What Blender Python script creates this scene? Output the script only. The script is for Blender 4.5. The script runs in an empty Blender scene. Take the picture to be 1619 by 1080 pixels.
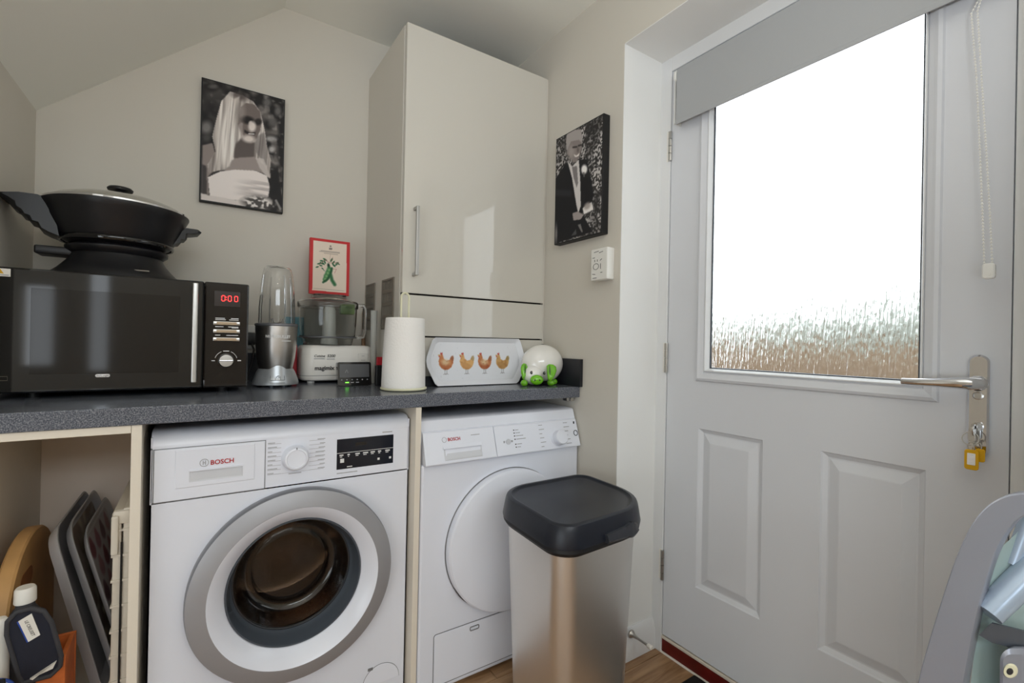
import bpy, bmesh, math, random
import numpy as np
from mathutils import Vector, Matrix

random.seed(7)
rng = np.random.default_rng(7)
SC = bpy.context.scene
COL = SC.collection
PI = math.pi

# ---------------------------------------------------------------- camera
cam_data = bpy.data.cameras.new('camera')
cam_data.sensor_width = 36.0
cam_data.lens = 741.74 / 1619 * 36.0
cam_data.clip_start = 0.02
cam = bpy.data.objects.new('camera', cam_data)
COL.objects.link(cam)
yaw, pitch, roll = 0.5844, 0.0023, 0.0200
fw = Vector((math.sin(yaw) * math.cos(pitch), math.cos(yaw) * math.cos(pitch), math.sin(pitch)))
rt = Vector((math.cos(yaw), -math.sin(yaw), 0))
up = rt.cross(fw)
rt, up = rt * math.cos(roll) + up * math.sin(roll), up * math.cos(roll) - rt * math.sin(roll)
M = Matrix((rt, up, -fw)).transposed().to_4x4()
M.translation = Vector((-1.1298, -1.8944, 1.0623))
cam.matrix_world = M
SC.camera = cam

# ---------------------------------------------------------------- exposure, world, lights
SC.view_settings.view_transform = 'Standard'
SC.view_settings.look = 'None'
SC.view_settings.gamma = 1.0
SC.view_settings.use_curve_mapping = False
SC.view_settings.exposure = 0.0
SC.cycles.use_denoising = True
SC.cycles.max_bounces = 10
SC.cycles.diffuse_bounces = 6
SC.cycles.transmission_bounces = 10
SC.cycles.sample_clamp_indirect = 4.0

world = bpy.data.worlds.new('overcast_sky')
SC.world = world
world.use_nodes = True
wn = world.node_tree.nodes
wl = world.node_tree.links
wbg = wn['Background']
wbg.inputs['Color'].default_value = (0.90, 0.955, 1.0, 1)
wbg.inputs['Strength'].default_value = 3.3


def area(name, loc, size_x, size_y, energy, color, direction):
    ld = bpy.data.lights.new(name, 'AREA')
    ld.shape = 'RECTANGLE'
    ld.size, ld.size_y = size_x, size_y
    ld.energy = energy
    ld.color = color
    o = bpy.data.objects.new(name, ld)
    o.location = loc
    o.rotation_euler = Vector(direction).to_track_quat('-Z', 'Y').to_euler()
    COL.objects.link(o)
    return o


def disk(name, loc, r, energy, color):
    ld = bpy.data.lights.new(name, 'AREA')
    ld.shape = 'DISK'
    ld.size = r * 2
    ld.energy = energy
    ld.color = color
    o = bpy.data.objects.new(name, ld)
    o.location = loc
    COL.objects.link(o)
    return o


# daylight from an unseen high window, added for even frontal light, and the kitchen's ceiling spots
DAY = (0.82, 0.92, 1.0)
area('added_high_daylight', (-1.2, -4.12, 1.96), 1.9, 0.46, 15, DAY, (0.0, 1, -0.05))
area('added_side_fill', (-3.17, -2.75, 1.10), 1.9, 1.9, 36, DAY, (1, 0.12, 0.35))  # unseen side panel added to light the door, right wall and ceiling
# unseen upward disk added behind the camera to brighten the ceiling
disk('added_ceiling_fill', (-1.15, -2.1, 1.25), 0.10, 15, (0.95, 0.98, 1.0)).rotation_euler = (math.radians(180), 0, 0)
for i, (lx, ly) in enumerate(((-1.55, -2.7), (-0.75, -2.7), (-1.15, -3.5))):
    disk('ceiling_spot', (lx, ly, 2.255), 0.05, 1.3, (1.0, 0.80, 0.58))

# ---------------------------------------------------------------- materials
MATS = {}


def s2l(c):
    c = np.asarray(c, float)
    return np.where(c <= 0.04045, c / 12.92, ((c + 0.055) / 1.055) ** 2.4)


def rgb(r, g, b):
    return tuple(float(x) for x in s2l(np.array((r, g, b)) / 255.0)) + (1.0,)


def mat(name, color, rough=0.5, metal=0.0, bump=None, coat=0.0, trans=0.0, ior=1.45, emit=None, spec=0.5, noise=None, alpha=None):
    """bump = (scale, strength, distance); noise = (scale, amount)"""
    m = bpy.data.materials.new(name)
    m.use_nodes = True
    nt = m.node_tree
    b = nt.nodes['Principled BSDF']
    b.inputs['Base Color'].default_value = color
    b.inputs['Roughness'].default_value = rough
    b.inputs['Metallic'].default_value = metal
    b.inputs['IOR'].default_value = ior
    b.inputs['Specular IOR Level'].default_value = spec
    b.inputs['Coat Weight'].default_value = coat
    b.inputs['Transmission Weight'].default_value = trans
    if alpha is not None:
        b.inputs['Alpha'].default_value = alpha
    if emit:
        b.inputs['Emission Color'].default_value = emit[0]
        b.inputs['Emission Strength'].default_value = emit[1]
    tc = None
    if bump or noise:
        tc = nt.nodes.new('ShaderNodeTexCoord')
    if bump:
        n = nt.nodes.new('ShaderNodeTexNoise')
        n.inputs['Scale'].default_value = bump[0]
        n.inputs['Detail'].default_value = 3
        nt.links.new(tc.outputs['Object'], n.inputs['Vector'])
        bm_ = nt.nodes.new('ShaderNodeBump')
        bm_.inputs['Strength'].default_value = bump[1]
        bm_.inputs['Distance'].default_value = bump[2]
        nt.links.new(n.outputs['Fac'], bm_.inputs['Height'])
        nt.links.new(bm_.outputs['Normal'], b.inputs['Normal'])
    if noise:
        n = nt.nodes.new('ShaderNodeTexNoise')
        n.inputs['Scale'].default_value = noise[0]
        n.inputs['Detail'].default_value = 4
        nt.links.new(tc.outputs['Object'], n.inputs['Vector'])
        r = nt.nodes.new('ShaderNodeValToRGB')
        a = noise[1]
        r.color_ramp.elements[0].position = 0.3
        r.color_ramp.elements[1].position = 0.7
        r.color_ramp.elements[0].color = tuple(min(1, c * (1 - a)) for c in color[:3]) + (1,)
        r.color_ramp.elements[1].color = tuple(min(1, c * (1 + a)) for c in color[:3]) + (1,)
        nt.links.new(n.outputs['Fac'], r.inputs['Fac'])
        nt.links.new(r.outputs['Color'], b.inputs['Base Color'])
    MATS[name] = m
    return m


def node_mat(name):
    m = bpy.data.materials.new(name)
    m.use_nodes = True
    MATS[name] = m
    return m, m.node_tree, m.node_tree.nodes['Principled BSDF']


WALL = mat('wall_paint', rgb(210, 205, 195), 0.85, bump=(260, 0.06, 0.002), spec=0.25)
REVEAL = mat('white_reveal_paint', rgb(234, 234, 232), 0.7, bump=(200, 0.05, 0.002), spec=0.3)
CEIL = mat('ceiling_paint', rgb(241, 241, 234), 0.9, bump=(200, 0.06, 0.002), spec=0.2)
GLOSSW = mat('white_gloss_paint', rgb(226, 227, 228), 0.32, bump=(30, 0.03, 0.002))
DOORW = mat('white_door_skin', rgb(215, 217, 222), 0.42, bump=(90, 0.04, 0.001))
CABW = mat('gloss_cream_white', rgb(206, 202, 193), 0.035, coat=0.5, bump=(3, 0.006, 0.002))
CABS = mat('cabinet_side_white', rgb(210, 205, 195), 0.45)
CARC = mat('carcass_cream', rgb(226, 217, 202), 0.5)
CARCIN = mat('carcass_interior', rgb(240, 224, 208), 0.6)
DARK = mat('dark_gap', rgb(30, 27, 25), 0.7)
APPW = mat('appliance_white', rgb(227, 230, 240), 0.22, bump=(12, 0.015, 0.002))
APPP = mat('appliance_plastic_white', rgb(230, 233, 243), 0.3)
APPG = mat('seam_grey', rgb(120, 120, 122), 0.5)
PRINTG = mat('print_grey', rgb(172, 172, 175), 0.5)
PRINTD = mat('print_dark', rgb(45, 45, 48), 0.5)
PRINTR = mat('print_red', rgb(178, 32, 40), 0.5)
PRINTW = mat('print_white', rgb(225, 225, 225), 0.5)
SILV = mat('silver_ring', rgb(160, 160, 164), 0.42, 0.35)
CHROME = mat('chrome', rgb(225, 226, 230), 0.08, 1.0)
STEEL2 = mat('satin_metal', rgb(190, 188, 184), 0.3, 1.0)
RUBBER = mat('grey_rubber', rgb(74, 80, 88), 0.25)
BLKGLOSS = mat('black_gloss', rgb(13, 13, 15), 0.05, spec=0.75)
BLKPL = mat('black_plastic', rgb(24, 24, 27), 0.38)
BLKMATT = mat('black_matt', rgb(20, 20, 22), 0.55)
BINLID = mat('bin_lid_plastic', rgb(26, 30, 40), 0.36, bump=(500, 0.1, 0.0005))
DISPLAY = mat('display_glass', rgb(28, 31, 40), 0.12)
CLEAR = mat('clear_plastic', (0.98, 0.985, 0.985, 1), 0.02, trans=1.0, ior=1.4)
SMOKE = mat('smoky_clear_plastic', (0.93, 0.945, 0.94, 1), 0.05, trans=1.0, ior=1.35)
PORTHOLE = mat('porthole_glass', (0.72, 0.69, 0.66, 1), 0.02, trans=1.0, ior=1.45)
LIDGLASS = mat('tempered_lid_glass', rgb(182, 182, 176), 0.06, 0.75)
PAPER = mat('paper_towel', rgb(240, 238, 235), 0.9, bump=(180, 0.45, 0.003), spec=0.1)
CREAMW = mat('cream_wire', rgb(222, 219, 190), 0.4)
CERAM = mat('white_glaze', rgb(236, 234, 230), 0.08, coat=0.5)
GREENG = mat('green_glaze', rgb(112, 186, 34), 0.12, coat=0.5)
GREEND = mat('dark_green_glaze', rgb(48, 92, 22), 0.15, coat=0.5)
MELAM = mat('melamine_white', rgb(226, 228, 234), 0.25)
REDSILL = mat('red_brown_sill', rgb(96, 24, 20), 0.3, noise=(18, 0.35))
WOODB = mat('beech_board', rgb(205, 160, 104), 0.5, noise=(9, 0.15))
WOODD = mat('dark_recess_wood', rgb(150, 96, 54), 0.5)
ORANGEW = mat('orange_wood', rgb(196, 104, 50), 0.5, noise=(25, 0.2))
TRAYG = mat('tray_grey', rgb(176, 174, 176), 0.35)
BEIGE = mat('beige_plastic', rgb(212, 204, 190), 0.5)
NAVY = mat('navy_cloth', rgb(34, 36, 48), 0.85, bump=(400, 0.3, 0.001))
CHARC = mat('charcoal_trim', rgb(60, 60, 64), 0.8, bump=(400, 0.3, 0.001))
CAPW = mat('white_cap', rgb(236, 232, 224), 0.4)
BLUEP = mat('blue_plastic', rgb(40, 74, 160), 0.4)
TEAL = mat('teal_pack', rgb(108, 158, 172), 0.4)
REDP = mat('red_pack', rgb(176, 34, 46), 0.4)
WHITEP = mat('white_plastic', rgb(232, 231, 226), 0.35)
YELLOW = mat('yellow_tag', rgb(238, 184, 18), 0.25, trans=0.25)
FRAMEB = mat('grey_painted_metal', rgb(146, 150, 162), 0.3, 0.3)
FRAMET = mat('pale_blue_tube', rgb(168, 184, 204), 0.25, 0.3)
FROST = mat('frosted_pvc', rgb(178, 200, 200), 0.35, trans=0.35)
REDLED = mat('red_led', rgb(255, 40, 40), 0.5, emit=((1.0, 0.04, 0.04, 1), 3.0))
GREENLED = mat('green_led', rgb(90, 255, 40), 0.5, emit=((0.15, 1.0, 0.05, 1), 3.0))
GRILLE = mat('vent_grey', rgb(122, 115, 104), 0.5)
FENCEW = mat('fence_wood', rgb(122, 102, 80), 0.8, noise=(6, 0.25))
LEAF = mat('hedge_leaf', rgb(176, 181, 170), 0.7)
PATIO = mat('patio', rgb(150, 140, 128), 0.8)
BLIND = mat('blind_fabric', rgb(172, 174, 176), 0.8, bump=(600, 0.15, 0.0006), spec=0.2)
MATB = mat('doormat_black', rgb(22, 20, 20), 0.95, bump=(500, 0.6, 0.002))
MATP = mat('doormat_grey', rgb(112, 104, 96), 0.95, bump=(500, 0.6, 0.002))
TAUPE = mat('joint_seal', rgb(214, 204, 190), 0.5)

# speckled worktop
m, nt, b = node_mat('speckled_worktop')
tc = nt.nodes.new('ShaderNodeTexCoord')
n1 = nt.nodes.new('ShaderNodeTexNoise')
n1.inputs['Scale'].default_value = 420
n1.inputs['Detail'].default_value = 2
rp = nt.nodes.new('ShaderNodeValToRGB')
e = rp.color_ramp.elements
e[0].position, e[0].color = 0.34, rgb(62, 66, 76)
e[1].position, e[1].color = 0.66, rgb(134, 136, 143)
x = rp.color_ramp.elements.new(0.5)
x.color = rgb(92, 96, 106)
nt.links.new(tc.outputs['Object'], n1.inputs['Vector'])
nt.links.new(n1.outputs['Fac'], rp.inputs['Fac'])
nt.links.new(rp.outputs['Color'], b.inputs['Base Color'])
b.inputs['Roughness'].default_value = 0.22
WORKTOP = m


def brushed(name, color, axis, rough=0.28, base_metal=1.0):
    m, nt, b = node_mat(name)
    tc = nt.nodes.new('ShaderNodeTexCoord')
    mp = nt.nodes.new('ShaderNodeMapping')
    sc = [260, 260, 260]
    sc[axis] = 3
    mp.inputs['Scale'].default_value = sc
    n = nt.nodes.new('ShaderNodeTexNoise')
    n.inputs['Scale'].default_value = 3
    n.inputs['Detail'].default_value = 3
    nt.links.new(tc.outputs['Object'], mp.inputs['Vector'])
    nt.links.new(mp.outputs['Vector'], n.inputs['Vector'])
    mr = nt.nodes.new('ShaderNodeMapRange')
    mr.inputs['To Min'].default_value = rough - 0.06
    mr.inputs['To Max'].default_value = rough + 0.1
    nt.links.new(n.outputs['Fac'], mr.inputs['Value'])
    nt.links.new(mr.outputs['Result'], b.inputs['Roughness'])
    bu = nt.nodes.new('ShaderNodeBump')
    bu.inputs['Strength'].default_value = 0.05
    bu.inputs['Distance'].default_value = 0.001
    nt.links.new(n.outputs['Fac'], bu.inputs['Height'])
    nt.links.new(bu.outputs['Normal'], b.inputs['Normal'])
    b.inputs['Base Color'].default_value = color
    b.inputs['Metallic'].default_value = base_metal
    return m


BINSTEEL = brushed('brushed_bin_steel', rgb(232, 230, 226), 2, 0.36)
CUPSTEEL = brushed('brushed_cup_steel', rgb(205, 201, 197), 2, 0.3)

# laminate floor planks
m, nt, b = node_mat('oak_laminate')
tc = nt.nodes.new('ShaderNodeTexCoord')
oi = nt.nodes.new('ShaderNodeObjectInfo')
add = nt.nodes.new('ShaderNodeVectorMath')
add.operation = 'ADD'
mp = nt.nodes.new('ShaderNodeMapping')
mp.inputs['Scale'].default_value = (2.2, 26, 10)
n1 = nt.nodes.new('ShaderNodeTexNoise')
n1.inputs['Scale'].default_value = 1.6
n1.inputs['Detail'].default_value = 6
n1.inputs['Distortion'].default_value = 1.2
rp = nt.nodes.new('ShaderNodeValToRGB')
e = rp.color_ramp.elements
e[0].position, e[0].color = 0.3, rgb(128, 92, 60)
e[1].position, e[1].color = 0.75, rgb(186, 150, 112)
nt.links.new(tc.outputs['Object'], add.inputs[0])
nt.links.new(oi.outputs['Random'], add.inputs[1])
nt.links.new(add.outputs[0], mp.inputs['Vector'])
nt.links.new(mp.outputs['Vector'], n1.inputs['Vector'])
nt.links.new(n1.outputs['Fac'], rp.inputs['Fac'])
nt.links.new(rp.outputs['Color'], b.inputs['Base Color'])
b.inputs['Roughness'].default_value = 0.4
OAK = m

# rain-textured privacy glass
m, nt, b = node_mat('rain_textured_glass')
tc = nt.nodes.new('ShaderNodeTexCoord')
mp = nt.nodes.new('ShaderNodeMapping')
mp.inputs['Scale'].default_value = (150, 185, 20)
n1 = nt.nodes.new('ShaderNodeTexNoise')
n1.inputs['Scale'].default_value = 1.0
n1.inputs['Detail'].default_value = 2
mp2 = nt.nodes.new('ShaderNodeMapping')
mp2.inputs['Scale'].default_value = (110, 110, 55)
v1 = nt.nodes.new('ShaderNodeTexVoronoi')
v1.inputs['Scale'].default_value = 1.0
ma = nt.nodes.new('ShaderNodeMath')
ma.operation = 'MULTIPLY_ADD'
ma.inputs[1].default_value = 0.2
bu = nt.nodes.new('ShaderNodeBump')
bu.inputs['Strength'].default_value = 1.0
bu.inputs['Distance'].default_value = 0.0028
for a_, b_ in ((tc.outputs['Object'], mp.inputs['Vector']), (tc.outputs['Object'], mp2.inputs['Vector']),
               (mp.outputs['Vector'], n1.inputs['Vector']), (mp2.outputs['Vector'], v1.inputs['Vector']),
               (v1.outputs['Distance'], ma.inputs[0]), (n1.outputs['Fac'], ma.inputs[2]),
               (ma.outputs[0], bu.inputs['Height']), (bu.outputs['Normal'], b.inputs['Normal'])):
    nt.links.new(a_, b_)
b.inputs['Base Color'].default_value = (0.97, 0.98, 0.98, 1)
b.inputs['Transmission Weight'].default_value = 1.0
b.inputs['IOR'].default_value = 1.45
b.inputs['Roughness'].default_value = 0.14
RAIN = m

# perforated washing drum
m, nt, b = node_mat('perforated_drum')
tc = nt.nodes.new('ShaderNodeTexCoord')
v1 = nt.nodes.new('ShaderNodeTexVoronoi')
v1.inputs['Scale'].default_value = 75
v1.inputs['Randomness'].default_value = 0.25
rp = nt.nodes.new('ShaderNodeValToRGB')
e = rp.color_ramp.elements
e[0].position, e[0].color = 0.28, rgb(22, 18, 15)
e[1].position, e[1].color = 0.36, rgb(118, 98, 80)
nt.links.new(tc.outputs['Object'], v1.inputs['Vector'])
nt.links.new(v1.outputs['Distance'], rp.inputs['Fac'])
nt.links.new(rp.outputs['Color'], b.inputs['Base Color'])
b.inputs['Metallic'].default_value = 0.9
b.inputs['Roughness'].default_value = 0.25
DRUM = m

# colour-attribute material for flat prints
m, nt, b = node_mat('flat_print')
at_ = nt.nodes.new('ShaderNodeVertexColor')
at_.layer_name = 'Col'
nt.links.new(at_.outputs['Color'], b.inputs['Base Color'])
b.inputs['Roughness'].default_value = 0.55
b.inputs['Specular IOR Level'].default_value = 0.3
PRINT = m


# ---------------------------------------------------------------- mesh builder
class MB:
    def __init__(self):
        self.v, self.f, self.m = [], [], []

    def add(self, verts, faces, mi=0):
        o = len(self.v)
        self.v += [tuple(p) for p in verts]
        for k, f in enumerate(faces):
            self.f.append(tuple(i + o for i in f))
            self.m.append(mi if isinstance(mi, int) else mi[k])
        return self

    def box(self, x0, x1, y0, y1, z0, z1, mi=0, bev=0.0, seg=2):
        if x0 > x1: x0, x1 = x1, x0
        if y0 > y1: y0, y1 = y1, y0
        if z0 > z1: z0, z1 = z1, z0
        vs = [(x, y, z) for x in (x0, x1) for y in (y0, y1) for z in (z0, z1)]
        fs = [(0, 1, 3, 2), (4, 6, 7, 5), (0, 4, 5, 1), (2, 3, 7, 6), (0, 2, 6, 4), (1, 5, 7, 3)]
        if bev <= 0:
            return self.add(vs, fs, mi)
        bm = bmesh.new()
        bv = [bm.verts.new(p) for p in vs]
        for f in fs:
            bm.faces.new([bv[i] for i in f])
        bmesh.ops.bevel(bm, geom=list(bm.edges), offset=bev, segments=seg, profile=0.5, affect='EDGES')
        return self.from_bm(bm, mi)

    def from_bm(self, bm, mi=0):
        bm.verts.index_update()
        self.add([v.co[:] for v in bm.verts], [[v.index for v in f.verts] for f in bm.faces], mi)
        bm.free()
        return self

    def loft(self, loops, mi=0, cap0=False, cap1=False, closed=True):
        n = len(loops[0])
        o = len(self.v)
        for l in loops:
            self.v += [tuple(p) for p in l]
        for k in range(len(loops) - 1):
            for i in range(n if closed else n - 1):
                j = (i + 1) % n
                self.f.append((o + k * n + i, o + k * n + j, o + (k + 1) * n + j, o + (k + 1) * n + i))
                self.m.append(mi if isinstance(mi, int) else mi[k])
        last = mi if isinstance(mi, int) else mi[-1]
        first = mi if isinstance(mi, int) else mi[0]
        if cap0:
            self.f.append(tuple(o + i for i in reversed(range(n)))); self.m.append(first)
        if cap1:
            self.f.append(tuple(o + (len(loops) - 1) * n + i for i in range(n))); self.m.append(last)
        return self

    def lathe(self, prof, c, axis='z', n=48, mi=0, cap0=True, cap1=True, sx=1.0, sy=1.0):
        loops = []
        for r, h in prof:
            l = []
            r = max(r, 1e-5)
            for i in range(n):
                a = 2 * PI * i / n
                p, q = r * math.cos(a) * sx, r * math.sin(a) * sy
                if axis == 'z':
                    l.append((c[0] + p, c[1] + q, c[2] + h))
                elif axis == 'y':
                    l.append((c[0] + p, c[1] + h, c[2] - q))
                else:
                    l.append((c[0] + h, c[1] + p, c[2] + q))
            loops.append(l)
        return self.loft(loops, mi, cap0, cap1)

    def shell(self, prof, t, c, axis='z', n=48, dh=None):
        """closed thin wall: outer profile (rim first, centre last) and back along an inner one"""
        dh = t if dh is None else dh
        inner_ = [(max(r - t, 1e-5), h - dh * (1 if i else 0)) for i, (r, h) in enumerate(prof)]
        full = list(prof) + inner_[::-1] + [prof[0]]
        return self.lathe(full, c, axis, n, 0, False, False)

    def tube(self, path, r, n=10, closed=False, mi=0, flat=None):
        P = [Vector(p) for p in path]
        N = len(P)
        rs = r if isinstance(r, (list, tuple)) else [r] * N
        loops = []
        nrm = None
        for i, p in enumerate(P):
            if closed:
                t = (P[(i + 1) % N] - P[i - 1]).normalized()
            else:
                t = (P[min(i + 1, N - 1)] - P[max(i - 1, 0)]).normalized()
            if nrm is None:
                a = Vector((0, 0, 1)) if abs(t.z) < 0.9 else Vector((1, 0, 0))
                nrm = t.cross(a).normalized()
            else:
                nrm = (nrm - t * nrm.dot(t)).normalized()
            bi = t.cross(nrm)
            loops.append([p + (nrm * math.cos(2 * PI * k / n) + bi * math.sin(2 * PI * k / n)) * rs[i] for k in range(n)])
        if closed:
            loops.append(loops[0])
            return self.loft(loops, mi)
        return self.loft(loops, mi, True, True)

    def prism(self, pts, to3, d0, d1, mi=0, bev=0.0):
        """pts: 2-D outline; to3(p, q, d) -> 3-D"""
        if bev > 0:
            cx = sum(p[0] for p in pts) / len(pts)
            cy = sum(p[1] for p in pts) / len(pts)
            inn = inset(pts, bev)
            s = 1 if d1 > d0 else -1
            loops = [[to3(p, q, d0) for p, q in inn], [to3(p, q, d0 + s * bev) for p, q in pts],
                     [to3(p, q, d1 - s * bev) for p, q in pts], [to3(p, q, d1) for p, q in inn]]
        else:
            loops = [[to3(p, q, d0) for p, q in pts], [to3(p, q, d1) for p, q in pts]]
        return self.loft(loops, mi, True, True)

    def sphere(self, c, rx, ry, rz, n=24, mi=0, m=14):
        prof = [(math.sin(PI * i / m), -math.cos(PI * i / m)) for i in range(m + 1)]
        loops = [[(c[0] + rx * r * math.cos(2 * PI * k / n), c[1] + ry * r * math.sin(2 * PI * k / n), c[2] + rz * h) for k in range(n)]
                 for r, h in [(max(r, 1e-4), h) for r, h in prof]]
        return self.loft(loops, mi, True, True)

    def xf(self, mtx, start=0):
        for i in range(start, len(self.v)):
            self.v[i] = tuple(mtx @ Vector(self.v[i]))
        return self


def inset(pts, d):
    n = len(pts)
    out = []
    area2 = sum(pts[i][0] * pts[(i + 1) % n][1] - pts[(i + 1) % n][0] * pts[i][1] for i in range(n))
    s = 1 if area2 > 0 else -1
    for i in range(n):
        a, p, b_ = Vector(pts[i - 1]), Vector(pts[i]), Vector(pts[(i + 1) % n])
        e1, e2 = (p - a).normalized(), (b_ - p).normalized()
        n1 = Vector((-e1.y, e1.x)) * s
        n2 = Vector((-e2.y, e2.x)) * s
        k = n1 + n2
        den = max(0.3, 1 + n1.dot(n2))
        q = p + k * (d / den)
        out.append((q.x, q.y))
    return out


def rrect(x0, x1, y0, y1, r, n=6):
    pts = []
    for cx, cy, a0 in ((x1 - r, y1 - r, 0), (x0 + r, y1 - r, 90), (x0 + r, y0 + r, 180), (x1 - r, y0 + r, 270)):
        for i in range(n + 1):
            a = math.radians(a0 + 90 * i / n)
            pts.append((cx + r * math.cos(a), cy + r * math.sin(a)))
    return pts


XZ = lambda p, q, d: (p, d, q)      # outline in the X-Z plane, depth along Y
YZ = lambda p, q, d: (d, p, q)      # outline in the Y-Z plane, depth along X
XY = lambda p, q, d: (p, q, d)      # outline in the X-Y plane, depth along Z


def obj(name, mb, mats, parent=None, smooth=35, base=None):
    me = bpy.data.meshes.new(name)
    off = Vector((0, 0, 0))
    o_ = parent
    while o_ is not None:
        off += o_.location
        o_ = o_.parent
    if base is not None:
        off = off + Vector(base)
    vs = [(p[0] - off.x, p[1] - off.y, p[2] - off.z) for p in mb.v]
    me.from_pydata(vs, [], mb.f)
    mats = mats if isinstance(mats, (list, tuple)) else [mats]
    for m_ in mats:
        me.materials.append(m_)
    if len(mats) > 1:
        me.polygons.foreach_set('material_index', mb.m)
    bm = bmesh.new()
    bm.from_mesh(me)
    bmesh.ops.recalc_face_normals(bm, faces=bm.faces)
    bm.to_mesh(me)
    bm.free()
    if smooth:
        me.polygons.foreach_set('use_smooth', [True] * len(me.polygons))
        me.set_sharp_from_angle(angle=math.radians(smooth))
        # keep large flat faces flat next to their small bevel strips
        bm = bmesh.new()
        bm.from_mesh(me)
        for ed in bm.edges:
            if ed.smooth and len(ed.link_faces) == 2:
                a0, a1 = ed.link_faces[0].calc_area(), ed.link_faces[1].calc_area()
                if max(a0, a1) > 12 * min(a0, a1) and ed.calc_face_angle(0.0) > 0.12:
                    ed.smooth = False
        bm.to_mesh(me)
        bm.free()
    o = bpy.data.objects.new(name, me)
    COL.objects.link(o)
    if parent is not None:
        o.parent = parent
    if base is not None:
        o.location = base
    return o


def thing(name, label, cat, loc, group=None):
    o = bpy.data.objects.new(name, None)
    o.empty_display_size = 0.05
    o.location = loc
    COL.objects.link(o)
    o['label'] = label
    o['category'] = cat
    if group:
        o['group'] = group
    return o


def tag(o, label, cat, group=None):
    o['label'] = label
    o['category'] = cat
    if group:
        o['group'] = group
    return o


def struct(name, loc=None, mb=None, mats=None, label=None, parent=None):
    if mb is None:
        o = bpy.data.objects.new(name, None)
        o.location = loc or (0, 0, 0)
        COL.objects.link(o)
    else:
        o = obj(name, mb, mats, parent)
    o['kind'] = 'structure'
    if label:
        o['label'] = label
    return o


def text(name, s, size, material, pos, parent, face='-Y', depth=0.0004, bold=0.0, align='CENTER', xscale=1.0, shear=0.0, tilt=0.0):
    cu = bpy.data.curves.new(name, 'FONT')
    cu.body = s
    cu.size = size
    cu.extrude = depth
    cu.offset = bold
    cu.shear = shear
    cu.align_x = align
    cu.align_y = 'CENTER'
    cu.resolution_u = 3
    tmp = bpy.data.objects.new('tmp', cu)
    COL.objects.link(tmp)
    bpy.context.view_layer.update()
    dg = bpy.context.evaluated_depsgraph_get()
    me = bpy.data.meshes.new_from_object(tmp.evaluated_get(dg))
    bpy.data.objects.remove(tmp)
    bpy.data.curves.remove(cu)
    me.name = name
    R = Matrix.Rotation(tilt, 4, 'Z')
    if face == '-Y':
        R = Matrix.Rotation(PI / 2, 4, 'X') @ R
    elif face == '-X':
        R = Matrix.Rotation(-PI / 2, 4, 'Z') @ Matrix.Rotation(PI / 2, 4, 'X') @ R
    elif isinstance(face, Matrix):
        R = face @ R
    off = Vector((0, 0, 0))
    q = parent
    while q is not None:
        off += q.location
        q = q.parent
    me.transform(Matrix.Translation(Vector(pos) - off) @ R @ Matrix.Diagonal((xscale, 1, 1, 1)))
    me.materials.clear()
    me.materials.append(material)
    o = bpy.data.objects.new(name, me)
    COL.objects.link(o)
    o.parent = parent
    return o


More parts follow.
